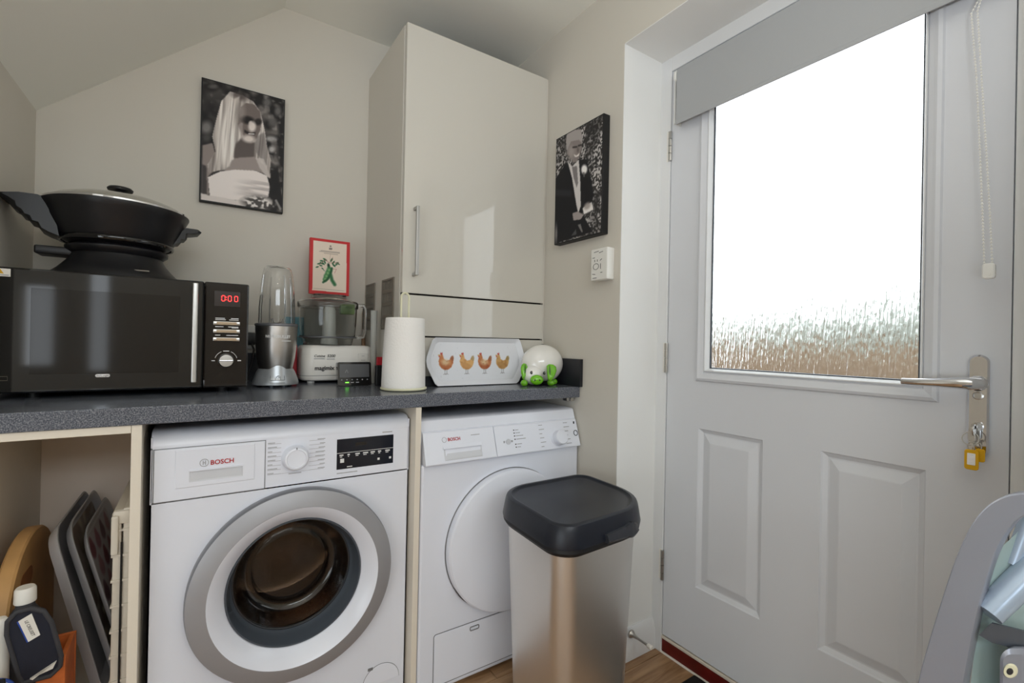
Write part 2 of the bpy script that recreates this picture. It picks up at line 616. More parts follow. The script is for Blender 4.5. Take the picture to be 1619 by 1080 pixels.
# ---------------------------------------------------------------- flat print painter
class Print:
    """a grid whose colour attribute is painted; quad corners in crop coordinates let shapes be given in those"""

    def __init__(self, nx, ny, corners=None, bg=(255, 255, 255)):
        self.nx, self.ny = nx, ny
        s, t = np.meshgrid(np.linspace(0, 1, nx), np.linspace(0, 1, ny))
        self.s, self.t = s, t
        if corners is None:
            self.x, self.y = s, t
        else:
            tl, tr, br, bl = [np.array(c, float) for c in corners]
            w = [(1 - s) * (1 - t), s * (1 - t), s * t, (1 - s) * t]
            self.x = sum(k * c[0] for k, c in zip(w, (tl, tr, br, bl)))
            self.y = sum(k * c[1] for k, c in zip(w, (tl, tr, br, bl)))
        self.c = np.empty((ny, nx, 3))
        self.c[:] = bg

    def mask_poly(self, pts):
        x, y = self.x, self.y
        ins = np.zeros(x.shape, bool)
        n = len(pts)
        for i in range(n):
            x1, y1 = pts[i]
            x2, y2 = pts[(i + 1) % n]
            if y1 == y2:
                continue
            c = ((y1 > y) != (y2 > y)) & (x < (x2 - x1) * (y - y1) / (y2 - y1) + x1)
            ins ^= c
        return ins.astype(float)

    def blur(self, a, k):
        for _ in range(k):
            p = np.pad(a, 1, mode='edge')
            a = (p[:-2, 1:-1] + p[2:, 1:-1] + p[1:-1, :-2] + p[1:-1, 2:] + 2 * p[1:-1, 1:-1]) / 6
        return a

    def put(self, mask, col, alpha=1.0):
        col = np.array(col, float) if np.ndim(col) else np.array((col, col, col), float)
        k = (mask * alpha)[..., None]
        self.c = self.c * (1 - k) + col * k

    def poly(self, pts, col, alpha=1.0, blur=1):
        m_ = self.blur(self.mask_poly(pts), blur)
        self.put(m_, col, alpha)
        return m_

    def ell(self, cx, cy, rx, ry, col, alpha=1.0, soft=0.15, ang=0.0):
        dx, dy = self.x - cx, self.y - cy
        ca, sa = math.cos(ang), math.sin(ang)
        u, v = (dx * ca + dy * sa) / rx, (-dx * sa + dy * ca) / ry
        r = np.sqrt(u * u + v * v)
        m_ = np.clip((1 + soft - r) / (2 * soft), 0, 1)
        self.put(m_, col, alpha)
        return m_

    def line(self, pts, w, col, alpha=1.0):
        d = np.full(self.x.shape, 1e9)
        for (x1, y1), (x2, y2) in zip(pts[:-1], pts[1:]):
            vx, vy = x2 - x1, y2 - y1
            L = vx * vx + vy * vy + 1e-12
            t = np.clip(((self.x - x1) * vx + (self.y - y1) * vy) / L, 0, 1)
            d = np.minimum(d, np.hypot(self.x - x1 - t * vx, self.y - y1 - t * vy))
        self.put(np.clip(1.5 - d / w * 1.0, 0, 1), col, alpha)

    def noise(self, scale, k=1, seed=0):
        r = np.random.default_rng(seed)
        gy, gx = max(2, int(self.ny / scale)), max(2, int(self.nx / scale))
        g = r.random((gy + 1, gx + 1))
        fy, fx = self.t * (gy - 1e-6), self.s * (gx - 1e-6)
        iy, ix = fy.astype(int), fx.astype(int)
        ty, tx = fy - iy, fx - ix
        return self.blur(g[iy, ix] * (1 - ty) * (1 - tx) + g[iy, ix + 1] * (1 - ty) * tx + g[iy + 1, ix] * ty * (1 - tx) + g[iy + 1, ix + 1] * ty * tx, k)

    def noise2(self, gx, gy, seed=0, shear=0.0):
        """stretched noise: gx cells across, gy cells down"""
        r = np.random.default_rng(seed)
        g = r.random((gy + 2, gx + 2))
        fx = ((self.s + shear * self.t) % 1.0) * gx * 0.9999
        fy = self.t * gy * 0.9999
        iy, ix = fy.astype(int), fx.astype(int)
        ty, tx = fy - iy, fx - ix
        ty = ty * ty * (3 - 2 * ty)
        return g[iy, ix] * (1 - ty) * (1 - tx) + g[iy, ix + 1] * (1 - ty) * tx + g[iy + 1, ix] * ty * (1 - tx) + g[iy + 1, ix + 1] * ty * tx

    def build(self, name, to3, parent, keep=None, material=None):
        """to3(S, T) -> array (ny, nx, 3) in world space"""
        P = to3(self.s, self.t).reshape(-1, 3)
        off = np.zeros(3)
        q = parent
        while q is not None:
            off += np.array(q.location)
            q = q.parent
        P = P - off
        idx = np.arange(self.nx * self.ny).reshape(self.ny, self.nx)
        F = np.stack([idx[1:, :-1], idx[1:, 1:], idx[:-1, 1:], idx[:-1, :-1]], -1).reshape(-1, 4)
        if keep is not None:
            kk = keep.reshape(-1)
            F = F[kk[F].all(1)]
        me = bpy.data.meshes.new(name)
        me.from_pydata(P.tolist(), [], F.tolist())
        ca = me.color_attributes.new('Col', 'FLOAT_COLOR', 'POINT')
        lin = s2l(np.clip(self.c.reshape(-1, 3), 0, 255) / 255)
        ca.data.foreach_set('color', np.concatenate([lin, np.ones((len(lin), 1))], 1).astype(np.float32).ravel())
        me.materials.append(material or PRINT)
        o = bpy.data.objects.new(name, me)
        COL.objects.link(o)
        o.parent = parent
        return o


FZ = 0.025      # floor level

# ================================================================ STRUCTURE
# floor: slab plus individual laminate planks running along X
fl = struct('floor', mb=MB().box(-3.2, 0.45, -4.3, 0.12, -0.12, FZ - 0.012), mats=DARK, label='brown oak laminate floor')
PLW = 0.19
plank_me = {}
y = -4.28
row = 0
while y < 0.0:
    xs = [-3.1, -1.9 + 0.37 * (row % 3), -0.72 + 0.37 * (row % 3), 0.20]
    if row % 3 == 2:
        xs = [-3.1, -1.35, -0.35, 0.20]
    for x0, x1 in zip(xs[:-1], xs[1:]):
        y1 = min(y + PLW, 0.0)
        L = round(x1 - x0, 3), round(y1 - y, 3)
        if L not in plank_me:
            p = MB().box(-L[0] / 2 + 0.0008, L[0] / 2 - 0.0008, -L[1] / 2 + 0.0008, L[1] / 2 - 0.0008, -0.012, 0, 0, 0.0012, 1)
            o = obj('plank', p, OAK, None)
            plank_me[L] = o.data
        else:
            o = bpy.data.objects.new('plank', plank_me[L])
            COL.objects.link(o)
        o.parent = fl
        o.location = ((x0 + x1) / 2, (y + y1) / 2, FZ)
    y += PLW
    row += 1

struct('wall_back', mb=MB().box(-1.70, 0.45, 0, 0.12, -0.12, 2.42), mats=WALL, label='cream back wall behind the worktop')
wr = MB()
wr.box(0, 0.32, -0.815, 0, -0.12, 2.42)
wr.box(0, 0.32, -1.735, -0.815, 2.042, 2.42)
wr.box(0, 0.32, -4.3, -1.735, -0.12, 2.42)
struct('wall_right', mb=wr, mats=WALL, label='cream wall with the deep door reveal')
wlf = MB()
wlf.box(-1.66, -1.54, -0.64, 0, -0.12, 2.42)
wlf.box(-3.2, -1.66, -0.64, -0.54, -0.12, 2.42)
struct('wall_left', mb=wlf, mats=WALL)
wf = MB()
for x0, x1, z0, z1 in ((-3.2, -2.33, -0.12, 2.42), (-2.33, -2.14, -0.12, 0.8), (-2.33, -2.14, 1.45, 2.42), (-2.14, -1.93, -0.12, 1.72),
                       (-1.93, -1.80, -0.12, 0.75), (-1.93, -1.80, 1.62, 1.72), (-1.80, -0.25, -0.12, 1.72), (-0.25, 0.0, -0.12, 2.42), (-2.14, -0.25, 2.20, 2.42)):
    wf.box(x0, x1, -4.3, -4.15, z0, z1)
struct('wall_far', mb=wf, mats=WALL)
struct('wall_kitchen', mb=MB().box(-3.3, -3.2, -4.3, -0.54, -0.12, 2.42), mats=WALL)
struct('ceiling', mb=MB().box(-3.3, 0.45, -4.3, 0.12, 2.265, 2.42), mats=CEIL, label='flat white ceiling')
# sloping soffit under the stairs
struct('ceiling_slope', mb=MB().prism([(-1.54, 1.705), (-0.90, 2.265), (-1.54, 2.265)], XZ, -1.3, 0.0), mats=CEIL, label='sloping soffit under the stairs')

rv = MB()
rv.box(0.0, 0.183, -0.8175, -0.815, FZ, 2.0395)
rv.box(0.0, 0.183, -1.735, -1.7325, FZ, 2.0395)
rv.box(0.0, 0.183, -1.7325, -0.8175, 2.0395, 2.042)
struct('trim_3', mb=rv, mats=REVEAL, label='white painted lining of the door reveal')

# skirting in the reveal beside the door
sk = MB()
prof = [(0.0, FZ), (-0.016, FZ), (-0.016, 0.095), (-0.011, 0.105), (-0.011, 0.113), (-0.004, 0.128), (0.0, 0.128)]
sk.loft([[(x, -0.8176 + d, z) for d, z in prof] for x in (-0.012, 0.183)], 0, True, True)
struct('baseboard_right', mb=sk, mats=GLOSSW)
sk2 = MB()
sk2.loft([[(d, yy, z) for d, z in prof] for yy in (-0.828, -0.66)], 0, True, True)
struct('baseboard_corner', mb=sk2, mats=GLOSSW)

# door frame
DX = 0.187
Y0, Y1, ZB, ZT = -0.861, -1.668, 0.088, 1.99
tr = MB()
tr.box(DX - 0.004, 0.30, -0.858, -0.815, FZ, 2.042, 0, 0.002)
tr.box(DX - 0.004, 0.30, -1.735, -1.6705, FZ, 2.042, 0, 0.002)
tr.box(DX - 0.004, 0.30, -1.6705, -0.858, 1.9935, 2.042, 0, 0.002)
struct('trim_1', mb=tr, mats=GLOSSW, label='white door frame')
si = MB()
si.box(DX + 0.002, 0.34, -1.6705, -0.846, FZ, 0.072, 0, 0.003)
s_ = struct('trim_2', mb=si, mats=REDSILL, label='red brown wooden door sill')
obj('draught_strip', MB().box(DX - 0.001, 0.30, -1.6705, -0.852, 0.0725, 0.0835, 0, 0.002), TAUPE, s_)
obj('caulk_bead', MB().box(DX - 0.004, DX + 0.003, -1.66, -0.846, FZ, FZ + 0.005, 0, 0.001), CAPW, s_)

# ---- door leaf
door = struct('door_1', (DX, -1.26, ZB), label='white panelled outside door with a large textured glass pane')
ys = [Y0, -0.975, -0.983, -1.188, -1.336, -1.543, -1.559, Y1]
zs = [ZB, 0.300, 0.803, 0.956, 1.86, ZT]
lf = MB()


def cell_hole(ya, yb, za, zb):
    ym, zm = (ya + yb) / 2, (za + zb) / 2
    if 0.3 < zm < 0.803 and (-1.188 < ym < -0.983 or -1.543 < ym < -1.336):
        return 'panel'
    if 0.956 < zm < 1.86 and -1.559 < ym < -0.975:
        return 'glass'
    return None


for i in range(len(ys) - 1):
    for k in range(len(zs) - 1):
        h = cell_hole(ys[i], ys[i + 1], zs[k], zs[k + 1])
        if h != 'glass':
            lf.add([(DX + 0.044, ys[i], zs[k]), (DX + 0.044, ys[i + 1], zs[k]), (DX + 0.044, ys[i + 1], zs[k + 1]), (DX + 0.044, ys[i], zs[k + 1])], [(0, 3, 2, 1)])
        if h is None:
            lf.add([(DX, ys[i], zs[k]), (DX, ys[i + 1], zs[k]), (DX, ys[i + 1], zs[k + 1]), (DX, ys[i], zs[k + 1])], [(0, 1, 2, 3)])
for (a, b_) in ((( DX, Y0), (DX + .044, Y0)), ((DX, Y1), (DX + .044, Y1))):
    lf.add([(a[0], a[1], ZB), (b_[0], b_[1], ZB), (b_[0], b_[1], ZT), (a[0], a[1], ZT)], [(0, 1, 2, 3)])
for z in (ZB, ZT):
    lf.add([(DX, Y0, z), (DX + .044, Y0, z), (DX + .044, Y1, z), (DX, Y1, z)], [(0, 1, 2, 3)])
wy0, wy1, wz0, wz1 = -0.975, -1.559, 0.956, 1.86
for q in (((wy0, wz0), (wy1, wz0)), ((wy1, wz0), (wy1, wz1)), ((wy1, wz1), (wy0, wz1)), ((wy0, wz1), (wy0, wz0))):
    lf.add([(DX, q[0][0], q[0][1]), (DX, q[1][0], q[1][1]), (DX + .044, q[1][0], q[1][1]), (DX + .044, q[0][0], q[0][1])], [(0, 1, 2, 3)])
obj('leaf', lf, DOORW, door, smooth=0)


def nested(ya, yb, za, zb, steps, cap=True):
    """concentric rectangles: steps = [(inset, x)]"""
    m_ = MB()
    loops = [[(x_, ya - d, za + d), (x_, yb + d, za + d), (x_, yb + d, zb - d), (x_, ya - d, zb - d)] for d, x_ in steps]
    m_.loft(loops, 0, False, cap)
    return m_


for pa, pb in ((-0.983, -1.188), (-1.336, -1.543)):
    pn = nested(pa, pb, 0.300, 0.803, [(0, DX), (0.003, DX + 0.004), (0.013, DX + 0.010), (0.017, DX + 0.0095), (0.040, DX + 0.001), (0.043, DX + 0.0005)])
    obj('raised_panel', pn, DOORW, door, smooth=0)
obj('glazing_moulding', nested(wy0, wy1, wz0, wz1, [(-0.004, DX), (-0.001, DX - 0.006), (0.006, DX - 0.009), (0.012, DX - 0.006), (0.022, DX - 0.002), (0.025, DX + 0.003), (0.029, DX + 0.003), (0.031, DX + 0.012)], False), DOORW, door, smooth=0)
obj('glazing_bead', nested(wy0 - 0.024, wy1 + 0.024, wz0 + 0.028, wz1 - 0.028, [(0, DX + 0.004), (0.001, DX - 0.003), (0.0035, DX - 0.003), (0.009, DX + 0.012), (0.0095, DX + 0.019)], False), GLOSSW, door, smooth=0)
obj('glazing_gasket', nested(wy0 - 0.0325, wy1 + 0.0325, wz0 + 0.036, wz1 - 0.036, [(0, DX + 0.0165), (0.001, DX + 0.0155), (0.004, DX + 0.0155), (0.005, DX + 0.019)], False), RUBBER, door, smooth=0)
obj('pane', MB().box(DX + 0.019, DX + 0.025, wy1 + 0.02, wy0 - 0.02, wz0 + 0.02, wz1 - 0.02), RAIN, door, smooth=0)
for z in (0.322, 1.022, 1.738):
    h = MB()
    for k in range(4):
        h.lathe([(0.0065, 0), (0.0065, 0.0235)], (DX - 0.006, -0.8592, z - 0.05 + k * 0.025), 'z', 10)
    hg = obj('hinge', h, STEEL2, door)
    obj('hinge_leaf', MB().box(DX - 0.0055, DX - 0.004, -0.858, -0.846, z - 0.05, z + 0.05), CAPW, hg)
# handle set
hp = MB().prism(rrect(-1.641, -1.609, 0.849, 1.056, 0.015), YZ, DX, DX - 0.011, 0, 0.003)
hset = obj('handle', hp, CHROME, door)
lv = MB()
lv.lathe([(0.0155, 0), (0.0155, -0.006), (0.011, -0.012), (0.011, -0.03)], (DX - 0.011, -1.625, 0.999), 'x', 20)
path = [(DX - 0.036, -1.634, 0.9995), (DX - 0.047, -1.622, 0.9992), (DX - 0.049, -1.60, 0.9985), (DX - 0.0485, -1.57, 0.997), (DX - 0.047, -1.54, 0.9955), (DX - 0.044, -1.512, 0.995)]
lv.tube(path, [0.011, 0.0125, 0.0115, 0.009, 0.008, 0.0072], 14)
obj('lever', lv, CHROME, hset)
sc_ = MB()
sc_.lathe([(0.008, 0), (0.008, -0.003), (0.006, -0.0035), (0.006, -0.001)], (DX - 0.011, -1.625, 0.974), 'x', 16)
obj('fixing_screw', sc_, STEEL2, hset)
lk = MB()
lk.lathe([(0.0085, 0), (0.0085, -0.006)], (DX - 0.011, -1.625, 0.912), 'x', 18)
lk.prism(rrect(-1.6295, -1.6205, 0.885, 0.915, 0.0044), YZ, DX - 0.011, DX - 0.015)
obj('lock_cylinder', lk, STEEL2, hset)

# keys hanging in the lock
ky = thing('key_bunch', 'small bunch of keys with yellow plastic tags hanging from the door lock', 'keys', (DX - 0.03, -1.625, 0.86))
kb = MB()
kb.box(DX - 0.035, DX - 0.015, -1.626, -1.624, 0.909, 0.915)
kb.lathe([(0.0115, -0.001), (0.0115, 0.001)], (DX - 0.034, -1.625, 0.907), 'y', 20)
obj('key', kb, STEEL2, ky)
k2 = MB().prism(rrect(-1.6275, -1.6165, 0.884, 0.906, 0.005), YZ, DX - 0.037, DX - 0.035)
obj('key', k2, STEEL2, ky)
rg = MB()
rg.tube([(DX - 0.034 + 0.004 * math.sin(a), -1.620 + 0.0125 * math.cos(a), 0.889 + 0.0125 * math.sin(a)) for a in [2 * PI * i / 24 for i in range(24)]], 0.0009, 6, True)
rg.tube([(DX - 0.037, -1.6215 + 0.005 * math.cos(a), 0.874 + 0.008 * math.sin(a)) for a in [2 * PI * i / 18 for i in range(18)]], 0.0009, 6, True)
rg.tube([(DX - 0.032, -1.630 + 0.006 * math.cos(a), 0.875 + 0.008 * math.sin(a)) for a in [2 * PI * i / 18 for i in range(18)]], 0.0009, 6, True)
obj('split_ring', rg, STEEL2, ky)
t1 = MB().prism(rrect(-1.6335, -1.6125, 0.828, 0.868, 0.005), YZ, DX - 0.040, DX - 0.0365, 0, 0.0008)
t1o = obj('key_tag', t1, YELLOW, ky)
obj('paper_insert', MB().prism(rrect(-1.629, -1.617, 0.838, 0.861, 0.001), YZ, DX - 0.0408, DX - 0.0402), PAPER, t1o)
for k in range(4):
    pass
t2 = MB().prism(rrect(-1.641, -1.627, 0.845, 0.871, 0.004), YZ, DX - 0.033, DX - 0.030, 0, 0.0008)
obj('key_tag', t2, YELLOW, ky)

# roller blind on the door head
bl = thing('roller_blind', 'grey roller blind pulled a little way down over the door glass', 'blind', (0.155, -1.26, 1.785))
fab = MB()
fab.box(0.150, 0.1512, -1.655, -0.905, 1.787, 1.966)
obj('fabric', fab, BLIND, bl)
obj('bottom_bar', MB().box(0.1485, 0.1527, -1.655, -0.905, 1.785, 1.797, 0, 0.0015), BLIND, bl)
ro = MB().lathe([(0.016, -0.905), (0.016, -1.655)], (0.1675, 0, 1.952), 'y', 24)
obj('roller', ro, BLIND, bl)
bk = MB().prism(rrect(0.149, 0.186, 1.93, 1.968, 0.012), XZ, -0.892, -0.902, 0, 0.002)
bk.box(0.150, 0.186, -0.8985, -0.8965, 1.79, 1.94)
obj('bracket', bk, WHITEP, bl)
ch = MB()
pa = [(0.150, -1.6605, 1.945), (0.146, -1.63, 1.78), (0.145, -1.612, 1.74), (0.143, -1.622, 1.60), (0.142, -1.629, 1.45), (0.141, -1.6345, 1.32), (0.14, -1.638, 1.236), (0.14, -1.643, 1.222), (0.14, -1.649, 1.236), (0.141, -1.645, 1.32), (0.142, -1.638, 1.45), (0.143, -1.629, 1.60), (0.145, -1.621, 1.74), (0.147, -1.64, 1.82), (0.150, -1.6625, 1.945)]
# beads along the chain
tot = 0
for a, b_ in zip(pa[:-1], pa[1:]):
    a, b_ = Vector(a), Vector(b_)
    n_ = max(1, int((b_ - a).length / 0.0062))
    for i in range(n_):
        p = a.lerp(b_, i / n_)
        ch.sphere(p, 0.0021, 0.0021, 0.0021, 6, 0, 4)
ch.tube(pa, 0.0006, 4)
cho = obj('bead_chain', ch, WHITEP, bl)
cho['kind'] = 'stuff'
tidy = MB().prism(rrect(-1.654, -1.636, 1.204, 1.234, 0.005), YZ, 0.132, 0.146, 0, 0.002)
tidy.lathe([(0.003, 0), (0.003, -0.002)], (0.132, -1.647, 1.213), 'x', 10)
obj('chain_tidy', tidy, WHITEP, bl)

# door stop screwed to the skirting
ds = thing('door_stop', 'chrome stem door stop with white rubber tip on the skirting', 'door stop', (0.062, -0.831, 0.112))
d = MB().lathe([(0.013, 0), (0.013, -0.004), (0.007, -0.012), (0.0045, -0.03), (0.004, -0.072)], (0.066, -0.831, 0.112), 'y', 16)
obj('stem', d, STEEL2, ds)
obj('rubber_tip', MB().lathe([(0.0065, -0.070), (0.0075, -0.074), (0.0075, -0.084), (0.005, -0.087)], (0.066, -0.831, 0.112), 'y', 16), CAPW, ds)

# doormat corner
dm = thing('doormat', 'black doormat with grey pattern on the floor by the door', 'doormat', (0.05, -1.28, FZ))
obj('mat', MB().box(-0.075, 0.178, -1.60, -0.992, FZ, FZ + 0.008, 0, 0.003), MATB, dm)
mp_ = MB()
for i in range(4):
    for k in range(3):
        mp_.prism(rrect(-0.055 + k * 0.075, 0.005 + k * 0.075, -1.13 - i * 0.12, -1.03 - i * 0.12, 0.025), XY, FZ + 0.007, FZ + 0.0095)
mpo = obj('pattern_tuft', mp_, MATP, dm)

# garden seen as blur through the glass
g = MB().box(0.45, 9, -6, 5, -0.2, -0.1)
struct('ground', mb=g, mats=PATIO, label='paved garden outside')
fn = thing('garden_fence', 'brown boarded garden fence seen blurred through the door glass', 'fence', (3.6, -0.9, -0.1))
fbm = MB().box(-0.011, 0.011, -0.07, 0.07, -0.635, 0.635, 0, 0.004, 1)
fb = obj('board', fbm, FENCEW, None)
for i in range(48):
    yy = -4.2 + i * 0.15
    fo = fb if i == 0 else bpy.data.objects.new('board', fb.data)
    if i:
        COL.objects.link(fo)
    fo.parent = fn
    fo.location = (0.011 + 0.006 * (i % 2), yy - fn.location.y, 0.555 + 0.01 * math.sin(i * 1.7))
obj('fence_rail', MB().box(3.566, 3.600, -4.27, 2.9, 0.25, 0.32).box(3.566, 3.600, -4.27, 2.9, 0.9, 0.97), FENCEW, fn)
hd = MB()
for i in range(5200):
    cy = random.uniform(-5.0, 2.6)
    top_ = 1.42 + 0.50 * max(0, min(1, (0.2 - cy) / 2.4)) + 0.06 * math.sin(cy * 5)
    cx, cz = 4.6 + random.gauss(0, 0.22), 0.7 + (top_ - 0.7) * random.random() ** 0.7
    u = Vector((random.gauss(0, 1), random.gauss(0, 1), random.gauss(0, 1))).normalized() * 0.085
    w = u.orthogonal().normalized() * 0.05
    c = Vector((cx, cy, cz))
    hd.add([c - u, c + w, c + u, c - w], [(0, 1, 2, 3)])
hd.box(4.55, 4.65, -4.9, 2.5, -0.1, 1.15)
ho = obj('garden_hedge', hd, LEAF, None, smooth=0)
tag(ho, 'pale green hedge above the fence, blurred through the door glass', 'hedge')
ho['kind'] = 'stuff'

# ================================================================ WORKTOP AND BASE UNITS
wt = thing('worktop', 'speckled dark grey laminate worktop along the back wall', 'worktop', (-0.77, -0.3, 0.872))
obj('slab', MB().box(-1.54, -0.001, -0.633, -0.001, 0.872, 0.910, 0, 0.002), WORKTOP, wt)
BLKUP = mat('dark_upstand', rgb(34, 35, 40), 0.3)
obj('upstand', MB().box(-0.014, -0.001, -0.647, -0.417, 0.9102, 1.008, 0, 0.001), BLKUP, wt)
obj('upstand', MB().box(-0.587, -0.015, -0.431, -0.4185, 0.9102, 0.942, 0, 0.001), BLKUP, wt)
obj('upstand', MB().box(-1.538, -0.595, -0.013, -0.0008, 0.9102, 1.008, 0, 0.001), BLKUP, wt)
obj('fixing_bracket', MB().box(-0.045, -0.012, -0.615, -0.59, 0.858, 0.8718, 0, 0.002).lathe([(0.005, 0), (0.005, 0.012)], (-0.03, -0.622, 0.864), 'y', 10), STEEL2, wt)

bu_ = thing('base_cabinet', 'open cream base cabinet without a door at the left end', 'cabinet', (-1.38, -0.3, FZ))
obj('side_panel', MB().box(-1.250, -1.232, -0.628, -0.02, FZ, 0.8715, 0, 0.001), CARC, bu_)
obj('side_panel', MB().box(-1.535, -1.505, -0.628, -0.02, FZ, 0.8715, 0, 0.001), CARC, bu_)
obj('back_panel', MB().box(-1.5045, -1.2505, -0.045, -0.03, FZ + 0.15, 0.8715), CARCIN, bu_)
obj('top_rail', MB().box(-1.5045, -1.2505, -0.628, -0.05, 0.855, 0.8715, 0, 0.001), CARC, bu_)
obj('bottom_panel', MB().box(-1.5045, -1.2505, -0.62, -0.05, FZ + 0.15, FZ + 0.168), CARC, bu_)
ep = obj('end_panel', MB().box(-0.6165, -0.5995, -0.63, -0.02, FZ, 0.8715, 0, 0.001), CARC, None)
tag(ep, 'narrow cream upright panel between the washing machine and the dryer', 'panel')

# ================================================================ TALL WALL CUPBOARD (boiler housing)
cb = thing('boiler_cupboard', 'tall gloss white cupboard standing on the worktop in the corner', 'cupboard', (-0.29, -0.2, 0.91))
UX0, UX1, UY = -0.588, -0.002, -0.416
obj('side_panel', MB().box(UX0, UX0 + 0.018, -0.394, -0.001, 0.943, 2.106, 0, 0.0008), CABS, cb)
obj('carcass', MB().box(UX0 + 0.004, UX1 - 0.003, -0.397, -0.387, 0.944, 2.100).box(UX0 + 0.0185, UX1 - 0.003, -0.386, -0.002, 2.085, 2.104), DARK, cb)
dr = obj('door', MB().box(UX0 + 0.002, UX1 - 0.006, UY, UY + 0.018, 1.2195, 2.106, 0, 0.0012), CABW, cb)
hd_ = MB()
hd_.box(-0.554, -0.544, UY - 0.034, UY - 0.024, 1.276, 1.502, 0, 0.001)
hd_.box(-0.554, -0.544, UY - 0.026, UY, 1.276, 1.286, 0, 0.001)
hd_.box(-0.554, -0.544, UY - 0.026, UY, 1.492, 1.502, 0, 0.001)
obj('handle', hd_, mat('satin_nickel', rgb(172, 170, 166), 0.4, 0.6), dr)
obj('fixed_front', MB().box(UX0 + 0.002, UX1 - 0.006, UY, UY + 0.018, 1.0785, 1.2135, 0, 0.0012), CABW, cb)
obj('fixed_front', MB().box(UX0 + 0.002, UX1 - 0.006, UY, UY + 0.018, 0.943, 1.0735, 0, 0.0012), CABW, cb)
obj('scribe_strip', MB().box(UX1 - 0.0045, UX1 + 0.0015, UY + 0.004, UY + 0.02, 0.943, 2.106), CABS, cb)
for ya, yb in ((-0.139, -0.026), (-0.347, -0.222)):
    gm = MB()
    z0, z1 = 1.10, 1.277
    gx0, gx1 = UX0 - 0.004, UX0
    gm.box(gx0, gx1, ya, ya + 0.012, z0, z1)
    gm.box(gx0, gx1, yb - 0.012, yb, z0, z1)
    nr = 4
    hh = (z1 - z0) / nr
    for k in range(nr + 1):
        zz = z0 + k * hh
        gm.box(gx0, gx1, ya + 0.012, yb - 0.012, max(z0, zz - 0.006), min(z1, zz + 0.006))
    ns = 11
    for k in range(1, ns):
        yy = ya + 0.012 + (yb - ya - 0.024) * k / ns
        gm.box(gx0 + 0.001, gx1, yy - 0.0011, yy + 0.0011, z0, z1)
    vg = obj('vent_grille', gm, GRILLE, cb)
    obj('dark_backing', MB().box(UX0 - 0.0006, UX0 - 0.0001, ya + 0.004, yb - 0.004, z0 + 0.004, z1 - 0.004), DARK, vg)

# ================================================================ WASHING MACHINE
wm = thing('washing_machine', 'white front loading washing machine with grey ringed door, left of the dryer', 'washing machine', (-0.92, -0.3, FZ))
WX0, WX1, WY = -1.219, -0.621, -0.592
DC = (-0.915, 0.443)


def plate_hole(x0, x1, z0, z1, cx, cz, r, y, n=64):
    outer, inner = [], []
    for i in range(n):
        a = 2 * PI * (i + 0.5) / n
        c, s = math.cos(a), math.sin(a)
        t = min(((x1 - cx) / c) if c > 0 else ((x0 - cx) / c), ((z1 - cz) / s) if s > 0 else ((z0 - cz) / s))
        outer.append((cx + c * t, y, cz + s * t))
        inner.append((cx + c * r, y, cz + s * r))
    # snap nearest outer points onto the rectangle corners
    for X in (x0, x1):
        for Z in (z0, z1):
            k = min(range(n), key=lambda j: (outer[j][0] - X) ** 2 + (outer[j][2] - Z) ** 2)
            outer[k] = (X, y, Z)
    return outer, inner


bd = MB()
ou, inn = plate_hole(WX0, WX1, 0.045, 0.687, DC[0], DC[1], 0.205, WY)
bd.loft([ou, inn])
bd.box(WX0, WX0 + 0.003, WY, -0.04, 0.045, 0.835)
bd.box(WX1 - 0.003, WX1, WY, -0.04, 0.045, 0.835)
bd.box(WX0, WX1, -0.045, -0.04, 0.045, 0.835)
bd.box(WX0, WX1, WY, -0.04, 0.043, 0.046)
obj('body', bd, APPW, wm)
tp = MB()
tp.loft([[(x_, y_, z_) for (y_, z_) in ((-0.04, 0.815), (-0.04, 0.846), (-0.52, 0.846), (-0.545, 0.846), (-0.568, 0.843), (-0.583, 0.834), (-0.590, 0.822), (WY, 0.812), (WY, 0.808), (-0.56, 0.808))] for x_ in (WX0, WX0 + 0.001, WX1 - 0.001, WX1)], 0, True, True)
obj('top', tp, APPW, wm, smooth=50)
fa = MB().box(WX0, WX1, WY, WY + 0.025, 0.6895, 0.8085, 0, 0.0015)
obj('fascia', fa, APPP, wm)
# detergent drawer
dw_ = MB()
dw_.box(-1.213, -0.994, WY - 0.003, WY + 0.002, 0.690, 0.8075, 0, 0.002)
dwo = obj('detergent_drawer', dw_, APPP, wm)
gap = MB()
for (x0, x1, z0, z1) in ((-1.2145, -1.213, 0.6885, 0.809), (-0.994, -0.9925, 0.6885, 0.809), (-1.2145, -0.9925, 0.8075, 0.809), (-1.2145, -0.9925, 0.6885, 0.690)):
    gap.box(x0, x1, WY - 0.0008, WY + 0.001, z0, z1)
obj('drawer_gap', gap, APPG, dwo)
rc = MB()
rx0, rx1, rz0, rz1 = -1.175, -1.016, 0.716, 0.804
rc.loft([[(rx0, WY - 0.0032, rz0), (rx1, WY - 0.0032, rz0), (rx1, WY - 0.0032, rz1), (rx0, WY - 0.0032, rz1)],
         [(rx0 + .002, WY - 0.0045, rz0 + .002), (rx1 - .002, WY - 0.0045, rz0 + .002), (rx1 - .002, WY - 0.0045, rz1 - .002), (rx0 + .002, WY - 0.0045, rz1 - .002)]], 0, False, False)
px0, px1, pz0, pz1 = -1.148, -1.041, 0.728, 0.7535
fr_ = [(rx0 + .002, rz0 + .002), (rx1 - .002, rz0 + .002), (rx1 - .002, rz1 - .002), (rx0 + .002, rz1 - .002)]
to_ = [(px0, pz0), (px1, pz0), (px1, pz1), (px0, pz1)]
rc.loft([[(a, WY - 0.0045, c) for a, c in fr_], [(a, WY - 0.0045, c) for a, c in to_]], 0)
obj('grip_plate', rc, APPP, dwo, smooth=0)
hp_ = MB()
